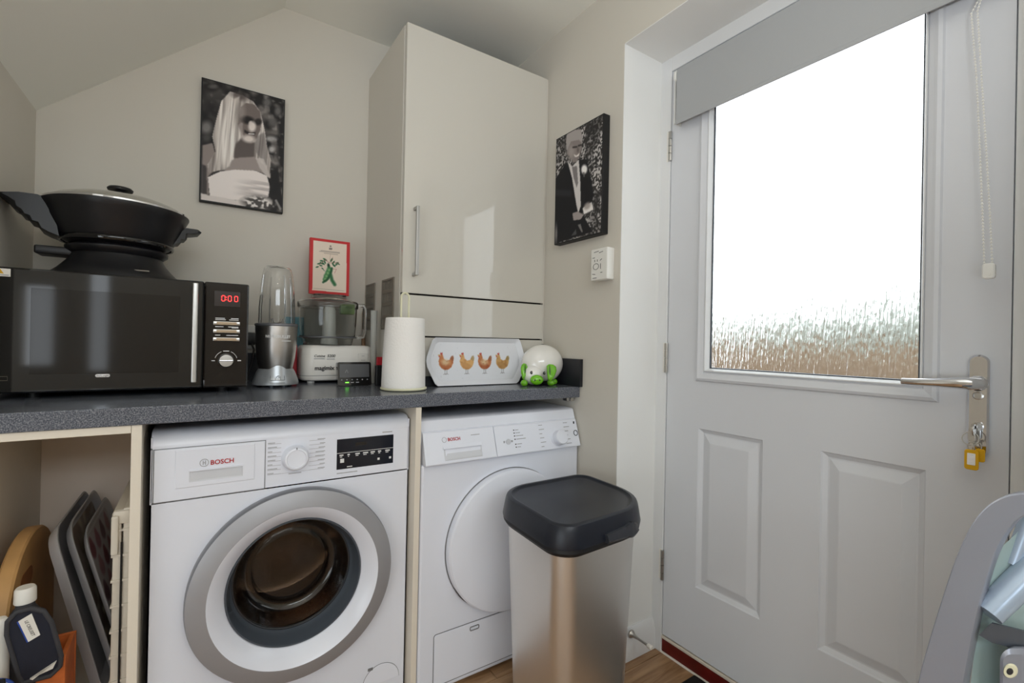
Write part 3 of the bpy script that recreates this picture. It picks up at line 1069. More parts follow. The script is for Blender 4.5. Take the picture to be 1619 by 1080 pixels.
hp_.loft([[(a, WY - 0.0045, c) for a, c in to_], [(px0 + .004, WY - 0.0038, pz0 + .003), (px1 - .004, WY - 0.0038, pz0 + .003), (px1 - .004, WY - 0.0032, pz1 - .001), (px0 + .004, WY - 0.0032, pz1 - .001)]], 0, False, True)
GRIPM = mat('grip_recess', rgb(206, 208, 214), 0.4)
obj('grip_recess', hp_, GRIPM, dwo, smooth=0)
obj('grip_shadow_lip', MB().box(px0, px1, WY - 0.0062, WY - 0.0042, pz1 - 0.001, pz1 + 0.003), APPP, dwo)
text('lettering', 'BOSCH', 0.0150, PRINTR, (-1.0838, WY - 0.0052, 0.7680), dwo, bold=0.00025, xscale=0.98)
lg = MB().tube([(-1.1195 + 0.0085 * math.cos(a), WY - 0.005, 0.7695 + 0.0085 * math.sin(a)) for a in [2 * PI * i / 24 for i in range(24)]], 0.0008, 6, True)
lg.box(-1.1225, -1.121, WY - 0.0055, WY - 0.0045, 0.7645, 0.7745).box(-1.118, -1.1165, WY - 0.0055, WY - 0.0045, 0.7645, 0.7745).box(-1.1225, -1.1165, WY - 0.0055, WY - 0.0045, 0.7688, 0.7702)
obj('emblem', lg, PRINTG, dwo)
# dial
kn = MB().lathe([(0.032, 0), (0.032, -0.004), (0.0305, -0.006), (0.0285, -0.020), (0.0265, -0.0225), (0.0225, -0.0235), (0.0215, -0.0215), (0.0, -0.0205)], (-0.925, WY, 0.7585), 'y', 48)
dl = obj('program_dial', kn, APPP, wm)
obj('pointer_mark', MB().box(-0.9258, -0.9242, WY - 0.0238, WY - 0.0225, 0.782, 0.787), PRINTD, dl)
mk = MB()
for k in range(8):
    z = 0.797 - k * 0.0108
    mk.box(-0.988, -0.958, WY - 0.0006, WY, z - 0.0004, z + 0.0004)
    mk.box(-0.892, -0.856, WY - 0.0006, WY, z - 0.0004, z + 0.0004)
    mk.box(-0.988, -0.972 + 0.006 * math.sin(k * 2.3), WY - 0.0006, WY, z + 0.0016, z + 0.0036)
    mk.box(-0.872 + 0.006 * math.sin(k * 1.3), -0.853, WY - 0.0006, WY, z + 0.0016, z + 0.0036)
mk.box(-0.958, -0.892, WY - 0.0006, WY, 0.7208, 0.7213)
mk.box(-0.940, -0.910, WY - 0.0006, WY, 0.717, 0.719)
mko = obj('program_markings', mk, PRINTG, wm)
mko['kind'] = 'stuff'
dp = MB().box(-0.823, -0.668, WY - 0.0012, WY + 0.001, 0.7125, 0.7935, 0, 0.0005)
dpo = obj('display_panel', dp, DISPLAY, wm)
dk = MB()
dk.box(-0.823, -0.668, WY - 0.0016, WY - 0.001, 0.7555, 0.7567)
for k, w_ in enumerate((0.010, 0.006, 0.012, 0.014, 0.012, 0.009, 0.013)):
    xx = -0.816 + k * 0.0208
    dk.box(xx, xx + w_, WY - 0.0016, WY - 0.001, 0.7485, 0.7520)
    dk.box(xx + 0.001, xx + w_ * 0.7, WY - 0.0016, WY - 0.001, 0.7445, 0.7465)
dk.box(-0.814, -0.804, WY - 0.0016, WY - 0.001, 0.730, 0.741)
dk.box(-0.796, -0.782, WY - 0.0016, WY - 0.001, 0.7165, 0.719)
dk.box(-0.713, -0.707, WY - 0.0016, WY - 0.001, 0.726, 0.732)
dk.box(-0.680, -0.674, WY - 0.0016, WY - 0.001, 0.726, 0.732)
dko = obj('display_print', dk, PRINTW, dpo)
obj('display_digits', MB().box(-0.775, -0.745, WY - 0.0016, WY - 0.001, 0.7725, 0.781), BLKGLOSS, dpo)
obj('model_print', MB().box(-0.700, -0.672, WY - 0.0006, WY, 0.8005, 0.8035), PRINTG, wm)
obj('model_print', MB().box(-0.822, -0.768, WY - 0.0006, WY, 0.7010, 0.7035), PRINTG, wm)
# door
dd = MB()
prof = [(0.236, 0.0), (0.2385, -0.006), (0.2385, -0.026), (0.236, -0.032), (0.2315, -0.034),      # dark edge -> grey ring
        (0.2000, -0.043), (0.1965, -0.0435),
        (0.1945, -0.0425), (0.178, -0.030), (0.162, -0.012), (0.159, -0.008)]
mi = [2, 2, 2, 0, 0, 0, 1, 1, 1, 1]
dd.lathe(prof, (DC[0], WY, DC[1]), 'y', 96, mi, False, False)
DGREY = mat('door_edge_grey', rgb(120, 121, 126), 0.3, 0.4)
do = obj('door', dd, [SILV, APPW, DGREY], wm, smooth=28)
ir = MB().lathe([(0.160, -0.0085), (0.1585, -0.0120), (0.1555, -0.0115), (0.153, -0.004), (0.149, 0.022), (0.144, 0.040), (0.139, 0.044)], (DC[0], WY, DC[1]), 'y', 96, 0, False, False)
obj('inner_ring', ir, RUBBER, do, smooth=60)
bowl_out = [(0.1425, 0.040), (0.138, 0.058), (0.131, 0.082), (0.119, 0.100), (0.104, 0.108), (0.096, 0.104), (0.084, 0.101), (0.045, 0.106), (0.0, 0.108)]
bowl_in = [(0.0, 0.101), (0.044, 0.099), (0.082, 0.094), (0.095, 0.097), (0.103, 0.100), (0.114, 0.094), (0.125, 0.078), (0.132, 0.056), (0.1365, 0.040)]
gb = MB().lathe(bowl_out + bowl_in + [bowl_out[0]], (DC[0], WY, DC[1]), 'y', 72, 0, False, False)
obj('glass_bowl', gb, PORTHOLE, do, smooth=60)
gk = MB().lathe([(0.206, 0.002), (0.200, 0.02), (0.188, 0.035), (0.175, 0.045), (0.166, 0.06), (0.168, 0.085), (0.176, 0.10), (0.18, 0.115)], (DC[0], WY, DC[1]), 'y', 72, 0, False, False)
obj('door_gasket', gk, BLKMATT, wm)
drm = MB().lathe([(0.18, 0.115), (0.225, 0.125), (0.235, 0.14), (0.235, 0.44), (0.2, 0.455), (0.12, 0.45), (0.0, 0.45)], (DC[0], WY, DC[1] + 0.005), 'y', 72, 0, False, True)
for k in range(3):
    a = PI / 2 + 2 * PI * k / 3
    ca, sa = math.cos(a), math.sin(a)
    c_ = (DC[0] + 0.215 * ca, DC[1] + 0.005 + 0.215 * sa)
    drm.prism([(c_[0] - 0.03 * sa, c_[1] + 0.03 * ca), (c_[0] - 0.05 * ca, c_[1] - 0.05 * sa), (c_[0] + 0.03 * sa, c_[1] - 0.03 * ca)], XZ, WY + 0.15, WY + 0.43)
obj('drum', drm, DRUM, wm)
fl_ = MB()
aa = [PI * i / 20 for i in range(21)]
fl_.prism([(-0.690 + 0.052 * math.cos(a), 0.095 + 0.052 * math.sin(a)) for a in aa], XZ, WY, WY - 0.002, 0, 0.0008)
flo = obj('filter_flap', fl_, APPP, wm)
obj('flap_slot', MB().box(-0.728, -0.714, WY - 0.0026, WY - 0.0015, 0.139, 0.147, 0, 0.0005), APPG, flo)
sm = MB()
sm.tube([(-0.690 + 0.0525 * math.cos(a), WY - 0.0006, 0.095 + 0.0525 * math.sin(a)) for a in aa], 0.0007, 5)
obj('flap_seam', sm, APPG, flo)
for fx in (-1.18, -0.66):
    for fy in (-0.55, -0.1):
        obj('foot', MB().lathe([(0.02, 0), (0.02, 0.02)], (fx, fy, FZ), 'z', 14), BLKPL, wm)

# ================================================================ TUMBLE DRYER
td = thing('tumble_dryer', 'white tumble dryer with a plain round white door behind the bin', 'tumble dryer', (-0.30, -0.3, FZ))
TX0, TX1, TY = -0.597, -0.006, -0.634
db = MB().box(TX0, TX1, TY, -0.06, 0.036, 0.703, 0, 0.006)
obj('body', db, APPW, td)
tt = MB()
tt.loft([[(x_, y_, z_) for (y_, z_) in ((-0.06, 0.70), (-0.06, 0.832), (-0.56, 0.832), (-0.600, 0.830), (-0.606, 0.826), (-0.616, 0.797), (-0.615, 0.7952), (-0.60, 0.70))] for x_ in (TX0 + 0.004, TX1 - 0.002)], 0, True, True)
obj('top', tt, APPW, td)
fs = MB()
fs.loft([[(x_, y_, z_) for (y_, z_) in ((-0.60, 0.7945), (-0.6165, 0.7945), (-0.620, 0.792), (-0.6485, 0.706), (-0.648, 0.7035), (-0.60, 0.7035))] for x_ in (TX0 + 0.006, TX0 + 0.0085, -0.354, -0.3532)], 0, True, True)
fs1 = obj('water_container', fs, APPP, td)
fs = MB()
fs.loft([[(x_, y_, z_) for (y_, z_) in ((-0.60, 0.7945), (-0.6165, 0.7945), (-0.620, 0.792), (-0.6485, 0.706), (-0.648, 0.7035), (-0.60, 0.7035))] for x_ in (-0.3510, -0.3502, TX1 - 0.004, TX1 - 0.001)], 0, True, True)
fs2 = obj('control_panel', fs, APPP, td)


def fy(z):   # fascia surface at height z
    return -0.620 - (0.792 - z) * (0.0285 / 0.086)


FT = Matrix.Rotation(PI / 2 - math.atan(0.0285 / 0.086), 4, 'X')
gr = MB()
ga = [(-0.530, 0.746), (-0.404, 0.746), (-0.404, 0.706 + 0.006), (-0.530, 0.706 + 0.006)]
gr.loft([[(a, fy(c) - 0.0006, c) for a, c in ga], [(a + (0.010 if i in (0, 3) else -0.004), fy(c) + 0.0, c - (0.003 if i < 2 else -0.004)) for i, (a, c) in enumerate(ga)]], 0, False, True)
gro = obj('container_grip', gr, GRIPM, fs1, smooth=0)
gl_ = MB().loft([[(-0.533, fy(0.7445) - 0.0005, 0.7445), (-0.402, fy(0.7445) - 0.0005, 0.7445), (-0.402, fy(0.7445) - 0.006, 0.7455), (-0.533, fy(0.7445) - 0.006, 0.7455)],
                 [(-0.533, fy(0.7545) - 0.0005, 0.7545), (-0.402, fy(0.7545) - 0.0005, 0.7545), (-0.402, fy(0.7545) - 0.001, 0.7545), (-0.533, fy(0.7545) - 0.001, 0.7545)]], 0, True, True)
obj('grip_lip', gl_, APPP, fs1)
text('lettering', 'BOSCH', 0.0135, PRINTR, (-0.4935, fy(0.7695) - 0.001, 0.7695), fs1, face=FT, bold=0.0002, xscale=0.95)
lg = MB().tube([(-0.5255 + 0.007 * math.cos(a), fy(0.77 + 0.007 * math.sin(a)) - 0.0006, 0.77 + 0.007 * math.sin(a)) for a in [2 * PI * i / 20 for i in range(20)]], 0.0006, 5, True)
obj('emblem', lg, PRINTG, fs1)
obj('model_print', MB().box(-0.435, -0.405, fy(0.776) - 0.0009, fy(0.776), 0.775, 0.777), PRINTG, fs1)
kd = MB().lathe([(0.0275, 0), (0.0275, -0.003), (0.0255, -0.004), (0.0245, -0.026), (0.022, -0.029), (0, -0.0295)], (0, 0, 0), 'y', 36)
kd.xf(Matrix.Translation((-0.103, fy(0.737), 0.737)) @ Matrix.Rotation(-math.atan(0.0285 / 0.086), 4, 'X'))
obj('program_dial', kd, APPP, fs2)
mk = MB()
for k, (z, w_) in enumerate(((0.777, .012), (0.768, .017), (0.759, .028), (0.749, .036), (0.734, .018), (0.725, .012))):
    mk.box(-0.271, -0.271 + w_, fy(z) - 0.0009, fy(z) + 0.001, z - 0.0010, z + 0.0010)
for k in range(6):
    z = 0.784 - k * 0.0135
    w1, w2 = 0.016 + 0.006 * math.sin(k * 2.1), 0.018 + 0.006 * math.sin(k * 1.7)
    mk.box(-0.176, -0.176 + w1, fy(z) - 0.0009, fy(z) + 0.001, z - 0.0010, z + 0.0010)
    mk.box(-0.068, -0.068 + w2, fy(z) - 0.0009, fy(z) + 0.001, z - 0.0010, z + 0.0010)
mk.box(-0.322, -0.317, fy(0.744) - 0.0009, fy(0.744) + 0.001, 0.7405, 0.7475)
mk.box(-0.292, -0.287, fy(0.744) - 0.0009, fy(0.744) + 0.001, 0.7405, 0.7475)
mko = obj('program_markings', mk, PRINTG, fs2)
mko['kind'] = 'stuff'
mk = MB()
for z in (0.777, 0.768, 0.759, 0.749, 0.734, 0.725):
    mk.box(-0.279, -0.275, fy(z) - 0.0009, fy(z) + 0.001, z - 0.0016, z + 0.0016)
mk.box(-0.022, -0.017, fy(0.78) - 0.0009, fy(0.78) + 0.001, 0.768, 0.786)
obj('indicator_lamps', mk, PRINTD, fs2)
rb = MB().tube([(-0.019 + 0.0085 * math.cos(a), fy(0.747 + 0.0085 * math.sin(a)) - 0.0006, 0.747 + 0.0085 * math.sin(a)) for a in [2 * PI * i / 20 for i in range(20)]], 0.0012, 5, True)
obj('energy_mark', rb, PRINTD, fs2)
bt = MB().lathe([(0.0095, 0), (0.0085, -0.004), (0, -0.0045)], (-0.304, fy(0.744), 0.744), 'y', 20)
obj('start_button', bt, GRIPM, fs2)
ddm = MB().lathe([(0.2205, 0.001), (0.2225, -0.010), (0.2215, -0.024), (0.217, -0.030), (0.208, -0.033), (0.15, -0.0365), (0.0, -0.038)], (-0.296, TY, 0.437), 'y', 96)
tdo = obj('door', ddm, APPW, td, smooth=30)
gk = MB().tube([(-0.296 + 0.2225 * math.cos(a), TY - 0.0008, 0.437 + 0.2225 * math.sin(a)) for a in [2 * PI * i / 72 for i in range(72)]], 0.0016, 6, True)
obj('door_seam', gk, APPG, tdo)
gk = MB().tube([(-0.296 + 0.2195 * math.cos(a), TY - 0.012, 0.437 + 0.2195 * math.sin(a)) for a in [math.radians(203 + 30 * i / 20) for i in range(21)]], [0.0006 + 0.0048 * math.sin(PI * i / 20) for i in range(21)], 8)
obj('door_grip', gk, BLKPL, tdo)
pl = MB().prism(rrect(-0.548, -0.055, 0.052, 0.2015, 0.008), XZ, TY, TY - 0.0025, 0, 0.001)
plo = obj('service_flap', pl, APPP, td)
sm = MB().tube([(a, TY - 0.0006, c) for a, c in rrect(-0.5495, -0.0535, 0.0505, 0.203, 0.008)], 0.0011, 5, True)
obj('flap_seam', sm, APPG, plo)
sl = MB().tube([(a, TY - 0.003, c) for a, c in rrect(-0.430, -0.400, 0.179, 0.190, 0.003)], 0.0016, 6, True)
obj('flap_slot', sl, APPG, plo)
for fx in (-0.55, -0.05):
    for fy_ in (-0.58, -0.1):
        obj('foot', MB().lathe([(0.02, 0), (0.02, 0.014)], (fx, fy_, FZ), 'z', 14), BLKPL, td)

# ================================================================ BIN
bn = thing('kitchen_bin', 'brushed steel kitchen bin with black lid in front of the dryer', 'bin', (-0.257, -0.903, FZ))
BQ = np.array([[-0.4413, -1.0752], [-0.0845, -1.0545], [-0.0783, -0.7416], [-0.4234, -0.7413]])
BRAD = np.array([0.0539, 0.1624, 0.0473, 0.1204])


def bin_plan(d=0.0, scale=1.0, n=9):
    Q, o = BQ, []
    for i in range(4):
        a, b_, c = Q[i - 1], Q[i], Q[(i + 1) % 4]
        e1, e2 = (b_ - a) / np.linalg.norm(b_ - a), (c - b_) / np.linalg.norm(c - b_)
        k = np.array([e1[1] + e2[1], -e1[0] - e2[0]])
        o.append(b_ + k * d / (1 + e1 @ e2))
    Q = np.array(o)
    cen = np.array([-0.2569, -0.9031])
    Q = cen + (Q - cen) * scale
    out = []
    for i in range(4):
        a, b_, c = Q[i - 1], Q[i], Q[(i + 1) % 4]
        r = max(0.012, (BRAD[i] + d)) * scale
        u, w = (a - b_) / np.linalg.norm(a - b_), (c - b_) / np.linalg.norm(c - b_)
        ang = math.acos(float(u @ w))
        t = r / math.tan(ang / 2)
        cc = b_ + (u + w) / np.linalg.norm(u + w) * r / math.sin(ang / 2)
        p0, p1 = b_ + u * t - cc, b_ + w * t - cc
        a0 = math.atan2(p0[1], p0[0])
        da = (math.atan2(p1[1], p1[0]) - a0 + PI) % (2 * PI) - PI
        out += [tuple(cc + r * np.array([math.cos(a0 + da * k / n), math.sin(a0 + da * k / n)])) for k in range(n + 1)]
    return out


def bl_loop(d, z, s=1.0, n=9):
    return [(p, q, z) for p, q in bin_plan(d, s, n)]


bo = MB().loft([bl_loop(-0.012, FZ + 0.002, 0.86), bl_loop(-0.006, FZ + 0.010, 0.86), bl_loop(-0.005, 0.585, 1.0)], 0, True, True)
obj('body', bo, BINSTEEL, bn, smooth=30)
rm = MB().loft([bl_loop(-0.004, 0.566), bl_loop(0.002, 0.567), bl_loop(0.0085, 0.5765), bl_loop(0.007, 0.5855), bl_loop(-0.02, 0.5855)], 0, True, True)
obj('rim', rm, BLKMATT, bn)
ld_ = MB().loft([bl_loop(0.003, 0.586), bl_loop(0.0105, 0.586), bl_loop(0.0108, 0.590), bl_loop(0.0035, 0.630), bl_loop(0.000, 0.6375), bl_loop(-0.005, 0.640), bl_loop(-0.012, 0.640), bl_loop(-0.017, 0.6355), bl_loop(-0.024, 0.634), bl_loop(-0.024, 0.6345, 0.4)], 0, True, True)
lid = obj('lid', ld_, BINLID, bn, smooth=30)
pth = [p for p in bin_plan(0.010, 1.0, 40) if p[1] < -0.95]
pth2 = []
for a, b_ in zip(pth[:-1], pth[1:]):
    for k in range(6):
        pth2.append((a[0] + (b_[0] - a[0]) * k / 6, a[1] + (b_[1] - a[1]) * k / 6))
lp_ = [p for p in pth2 if -0.312 < p[0] < -0.190]
lp_ = lp_[::max(1, len(lp_) // 16)]
lt = MB()
cs = []
for i, p in enumerate(lp_):
    s = i / (len(lp_) - 1)
    bulge = math.sin(PI * min(1, max(0, s)))
    q0, q1 = Vector(lp_[max(0, i - 1)]), Vector(lp_[min(len(lp_) - 1, i + 1)])
    tg = (q1 - q0).normalized()
    nn = Vector((tg.y, -tg.x))
    zt_, zb_ = 0.603 + 0.010 * bulge ** 0.6, 0.583 - 0.006 * bulge
    cs.append([(p[0] + nn.x * d, p[1] + nn.y * d, z) for d, z in ((-0.004, zb_), (0.009, zb_), (0.0125, zb_ + 0.006), (0.0085, zt_ - 0.005), (0.0055, zt_), (-0.008, zt_))])
lt.loft(cs, 0, True, True)
obj('latch', lt, mat('latch_plastic', rgb(48, 50, 56), 0.25), lid)

# ================================================================ WALL PICTURES
# woman, on the back wall
wp = thing('portrait_canvas', 'black and white canvas of a smiling long-haired woman in a strapless dress', 'picture', (-1.02, -0.012, 1.513))
PX0, PX1, PZ0, PZ1 = -1.1455, -0.8935, 1.512, 1.9235
obj('canvas', MB().box(PX0, PX1, -0.020, -0.0005, PZ0, PZ1, 0, 0.0015), BLKMATT, wp)
pr = Print(150, 236, ((86, 110), (644, 258), (632, 1006), (76, 926)), (26, 24, 24))
n1_ = pr.noise(14, 3, 1)
n2_ = pr.noise(7, 1, 2)
bk_ = np.clip((n1_ - 0.45) * 3.2, 0, 1)
wgt = np.clip((pr.x - 330) / 150, 0, 1) * 0.75 + 0.18 + 0.35 * np.exp(-(((pr.y - 180) / 90) ** 2))
pr.put(bk_ * wgt, (118, 112, 108), 0.8)
pr.put(np.clip((n2_ - 0.62) * 4, 0, 1) * wgt, (158, 152, 148), 0.5)
for (a, b_, c, d, e_) in ((110, 440, 34, 40, 128), (112, 510, 26, 22, 70), (552, 515, 40, 18, 170), (556, 585, 22, 22, 190), (150, 165, 30, 14, 90), (520, 270, 30, 30, 105), (600, 330, 24, 30, 110), (555, 400, 26, 36, 90)):
    pr.ell(a, b_, c, d, (e_, e_ - 3, e_ - 5), 0.8, 0.5)
pr.poly([(86, 560), (150, 545), (190, 700), (125, 770), (130, 895), (80, 900)], (128, 118, 114), 1, 2)
pr.poly([(86, 690), (112, 700), (118, 890), (82, 895)], (52, 48, 48), 0.9, 3)
# back hair
hm = pr.poly([(262, 196), (205, 262), (182, 350), (160, 440), (148, 500), (170, 600), (120, 690), (128, 745), (200, 728), (262, 722), (330, 660), (430, 650), (500, 742), (548, 785), (545, 720), (552, 660), (520, 560), (505, 460), (472, 330), (420, 262), (350, 222)], (176, 168, 162), 1, 1)
st = pr.noise2(70, 5, 31, 0.10) * 0.6 + pr.noise2(38, 4, 32, 0.08) * 0.5 - 0.55
pr.put(hm * np.clip(-st * 3.0, 0, 1), (104, 96, 92), 0.8)
pr.put(hm * np.clip(st * 3.0, 0, 1), (222, 216, 210), 0.85)
pr.ell(330, 225, 60, 26, (70, 62, 60), 0.75, 0.5, 0.3)
pr.poly([(440, 500), (500, 470), (530, 600), (520, 700), (470, 640), (440, 600)], (96, 90, 88), 0.6, 4)
# neck, chest
pr.poly([(292, 560), (350, 500), (436, 540), (432, 636), (380, 660), (330, 656), (290, 640)], (84, 76, 73), 1, 5)
pr.poly([(225, 738), (275, 660), (330, 640), (430, 636), (500, 690), (528, 756), (440, 730)], (140, 130, 126), 1, 3)
# face
pr.poly([(335, 300), (372, 272), (430, 282), (468, 330), (482, 390), (474, 455), (448, 510), (410, 545), (372, 532), (346, 480), (318, 420), (322, 350)], (104, 94, 90), 1, 2)
pr.poly([(318, 420), (350, 400), (352, 480), (372, 530), (340, 500)], (150, 140, 136), 0.8, 3)
pr.ell(384, 388, 46, 26, (24, 20, 20), 0.95, 0.35, 0.2)
pr.ell(458, 400, 24, 22, (30, 26, 26), 0.9, 0.35)
pr.ell(415, 432, 26, 34, (206, 196, 190), 1, 0.35)
pr.ell(404, 408, 12, 14, (196, 186, 180), 0.9, 0.5)
pr.poly([(362, 452), (400, 474), (440, 470), (432, 490), (392, 486), (360, 470)], (34, 28, 28), 0.95, 2)
pr.line([(392, 480), (428, 482)], 4, (210, 204, 200), 0.9)
pr.ell(392, 514, 42, 24, (204, 194, 188), 0.95, 0.45, 0.15)
pr.ell(340, 335, 26, 60, (150, 142, 136), 0.6, 0.6)
fh = pr.poly([(330, 225), (300, 330), (282, 430), (300, 560), (262, 700), (215, 720), (232, 560), (225, 400), (262, 260)], (190, 182, 176), 0.85, 3)
pr.put(fh * np.clip(-st * 3.2, 0, 1), (116, 108, 104), 0.8)
pr.put(fh * np.clip(st * 3.0, 0, 1), (228, 222, 216), 0.8)
pr.poly([(440, 640), (500, 650), (552, 780), (520, 770), (470, 710)], (182, 174, 170), 0.85, 2)
# dress
dm_ = pr.poly([(122, 775), (200, 736), (300, 722), (440, 728), (522, 762), (546, 840), (532, 905), (400, 935), (260, 925), (135, 905)], (212, 204, 200), 1, 1)
pr.put(dm_ * np.clip((pr.noise2(4, 60, 34) - 0.45) * 3, 0, 1) * np.clip((pr.x - 280) / 160, 0, 1) * np.clip((pr.y - 770) / 60, 0, 1), (150, 142, 140), 0.75)
pr.poly([(80, 884), (140, 900), (300, 925), (400, 935), (360, 985), (76, 928)], (196, 188, 184), 1, 2)
pr.poly([(545, 780), (600, 700), (632, 900), (632, 1000), (540, 900)], (22, 20, 20), 0.9, 3)
fm = pr.ell(462, 944, 110, 42, (70, 66, 64), 1, 0.3, 0.1)
pr.put(fm * np.clip((pr.noise(4, 0, 5) - 0.45) * 5, 0, 1), (206, 200, 196), 1)
pr.line([(590, 930), (622, 985)], 8, (150, 146, 142), 0.8)


def plane_xz(x0, x1, z0, z1, y):
    return lambda s, t: np.stack([x0 + (x1 - x0) * s, np.full_like(s, y), z1 + (z0 - z1) * t], -1)


def plane_yz(y0, y1, z0, z1, x):
    return lambda s, t: np.stack([np.full_like(s, x), y0 + (y1 - y0) * s, z1 + (z0 - z1) * t], -1)


pr.c = np.clip(pr.c * 1.12, 0, 244)
pr.build('photo_print', plane_xz(PX0 + 0.004, PX1 - 0.004, PZ0 + 0.005, PZ1 - 0.004, -0.0204), wp)

# man, on the right wall
mp2_ = thing('portrait_canvas', 'black and white canvas of a man in dark suit and tie by foliage', 'picture', (-0.015, -0.63, 1.432))
MY0, MY1, MZ0, MZ1 = -0.506, -0.757, 1.432, 1.831
obj('canvas', MB().box(-0.030, -0.0005, MY1, MY0, MZ0, MZ1, 0, 0.0015), BLKMATT, mp2_)
pm_ = Print(120, 190, ((68, 222), (334, 88), (332, 752), (66, 812)), (110, 106, 106))
fn_ = pm_.noise(2.2, 0, 11)
f2 = pm_.noise(12, 2, 12)
pm_.c[:] = (40, 38, 38)
pm_.put(np.clip((fn_ - 0.42) * 4, 0, 1) * np.clip(f2 * 1.5, 0.2, 1), (190, 186, 184), 0.9)
pm_.poly([(330, 90), (240, 132), (250, 200), (290, 230), (330, 180)], (30, 28, 28), 0.55, 5)
pm_.poly([(126, 230), (132, 190), (170, 162), (215, 165), (224, 205), (218, 240), (205, 225), (160, 232), (146, 262), (138, 300)], (146, 140, 138), 1, 1)
pm_.poly([(142, 262), (160, 230), (205, 222), (220, 240), (222, 268), (212, 310), (196, 344), (176, 352), (150, 318), (136, 290)], (120, 112, 110), 1, 1)
pm_.ell(160, 290, 18, 34, (150, 142, 138), 0.7, 0.6)
pm_.line([(172, 264), (192, 262)], 5, (40, 36, 36), 0.9)
pm_.line([(204, 256), (218, 252)], 5, (40, 36, 36), 0.9)
pm_.ell(200, 280, 6, 14, (84, 78, 76), 0.8, 0.5)
pm_.poly([(176, 304), (192, 312), (210, 298), (204, 316), (184, 320)], (216, 210, 206), 0.9, 1)
pm_.ell(140, 292, 6, 16, (128, 120, 118), 1, 0.4)
pm_.poly([(66, 440), (130, 352), (180, 372), (206, 334), (252, 336), (276, 440), (292, 540), (280, 600), (230, 640), (290, 748), (66, 812)], (17, 17, 21), 1, 1)
pm_.poly([(138, 340), (168, 372), (206, 336), (216, 440), (222, 600), (208, 640), (196, 590), (168, 440)], (186, 182, 180), 1, 1)
pm_.poly([(166, 376), (196, 370), (204, 470), (196, 494), (178, 440)], (112, 108, 108), 1, 1)
pm_.line([(70, 520), (150, 525)], 18, (44, 44, 50), 0.6)
pm_.ell(238, 392, 17, 26, (214, 210, 208), 1, 0.3)
pm_.line([(236, 410), (238, 432)], 4, (90, 88, 88), 0.9)
pm_.poly([(232, 612), (282, 580), (292, 624), (240, 648)], (206, 202, 200), 1, 1)
pm_.poly([(174, 640), (206, 630), (240, 650), (222, 676), (180, 680)], (140, 132, 130), 1, 1)
pm_.ell(258, 600, 16, 22, (142, 134, 130), 0.9, 0.4, 0.6)
pm_.poly([(206, 706), (222, 700), (236, 748), (228, 748)], (120, 116, 114), 0.9, 1)
pm_.poly([(168, 768), (196, 730), (200, 760)], (92, 90, 90), 0.7, 1)
pm_.ell(74, 755, 8, 50, (150, 146, 144), 0.7, 0.6)
pm_.c = np.clip(pm_.c * 1.15, 0, 244)
pm_.build('photo_print', plane_yz(MY0 - 0.004, MY1 + 0.004, MZ0 + 0.004, MZ1 - 0.004, -0.0304), mp2_)

# wall control unit
wc = thing('wall_control', 'small white plastic wall control with printed symbols below the man\'s portrait', 'switch', (-0.015, -0.74, 1.278))
obj('housing', MB().box(-0.034, -0.0005, -0.790, -0.712, 1.276, 1.382, 0, 0.004), WHITEP, wc)
sy = MB()
Xs = -0.0345
def bar(y0, z0, y1, z1, r=0.0009):
    sy.tube([(Xs, y0, z0), (Xs, y1, z1)], r, 5)
sy.tube([(Xs, -0.738 + 0.013 * math.cos(a), 1.322 + 0.010 * math.sin(a)) for a in [2 * PI * i / 16 for i in range(16)]], 0.0008, 5, True)
for (a, b_, c, d) in ((-.728, 1.370, -.750, 1.372), (-.752, 1.366, -.770, 1.369), (-.722, 1.352, -.732, 1.352), (-.732, 1.338, -.732, 1.345), (-.744, 1.338, -.744, 1.345), (-.760, 1.300, -.768, 1.300), (-.722, 1.298, -.735, 1.296), (-.760, 1.330, -.760, 1.312), (-.724, 1.284, -.742, 1.284), (-.757, 1.340, -.765, 1.345)):
    bar(a, b_, c, d)
syo = obj('printed_symbols', sy, PRINTD, wc)

# ================================================================ ON THE WORKTOP
WZ = 0.9102
# ---- microwave
mw = thing('microwave', 'black gloss microwave oven with silver bar handle and red 0:00 clock', 'microwave', (-1.27, -0.2, WZ))
MX0, MX1, MY_, MZ0_, MZ1_ = -1.515, -1.022, -0.400, 0.925, 1.209
obj('body', MB().box(MX0 + 0.002, MX1 - 0.002, MY_ + 0.022, -0.035, MZ0_ + 0.002, MZ1_ - 0.002, 0, 0.006), BLKPL, mw)
dfm = MB().box(MX0, -1.1265, MY_, MY_ + 0.021, MZ0_, MZ1_, 0, 0.004)
mdo = obj('door', dfm, BLKGLOSS, mw)
WINB = mat('oven_window_mesh', rgb(26, 23, 21), 0.06)
obj('window', MB().box(-1.455, -1.178, MY_ - 0.0006, MY_ + 0.002, 0.968, 1.165, 0, 0.0003), WINB, mdo)
hb = MB()
hb.prism(rrect(-1.152, -1.1385, MY_ - 0.034, MY_ - 0.022, 0.004, 4), XY, 0.943, 1.200, 0, 0.001)
hb.box(-1.149, -1.1415, MY_ - 0.024, MY_, 0.952, 0.966).box(-1.149, -1.1415, MY_ - 0.024, MY_, 1.177, 1.191)
obj('handle', hb, STEEL2, mdo)
bdg = MB().prism(rrect(-1.342, -1.314, 0.9585, 0.9665, 0.004), XZ, MY_, MY_ - 0.0022, 0, 0.0005)
bdo = obj('badge', bdg, CHROME, mdo)
text('lettering', "De'Longhi", 0.0056, PRINTD, (-1.328, MY_ - 0.0023, 0.9624), bdo)
stk = MB().box(MX0 + 0.002, -1.4885, MY_ - 0.0008, MY_ + 0.001, 1.187, 1.2045)
sto = obj('sticker', stk, CAPW, mdo)
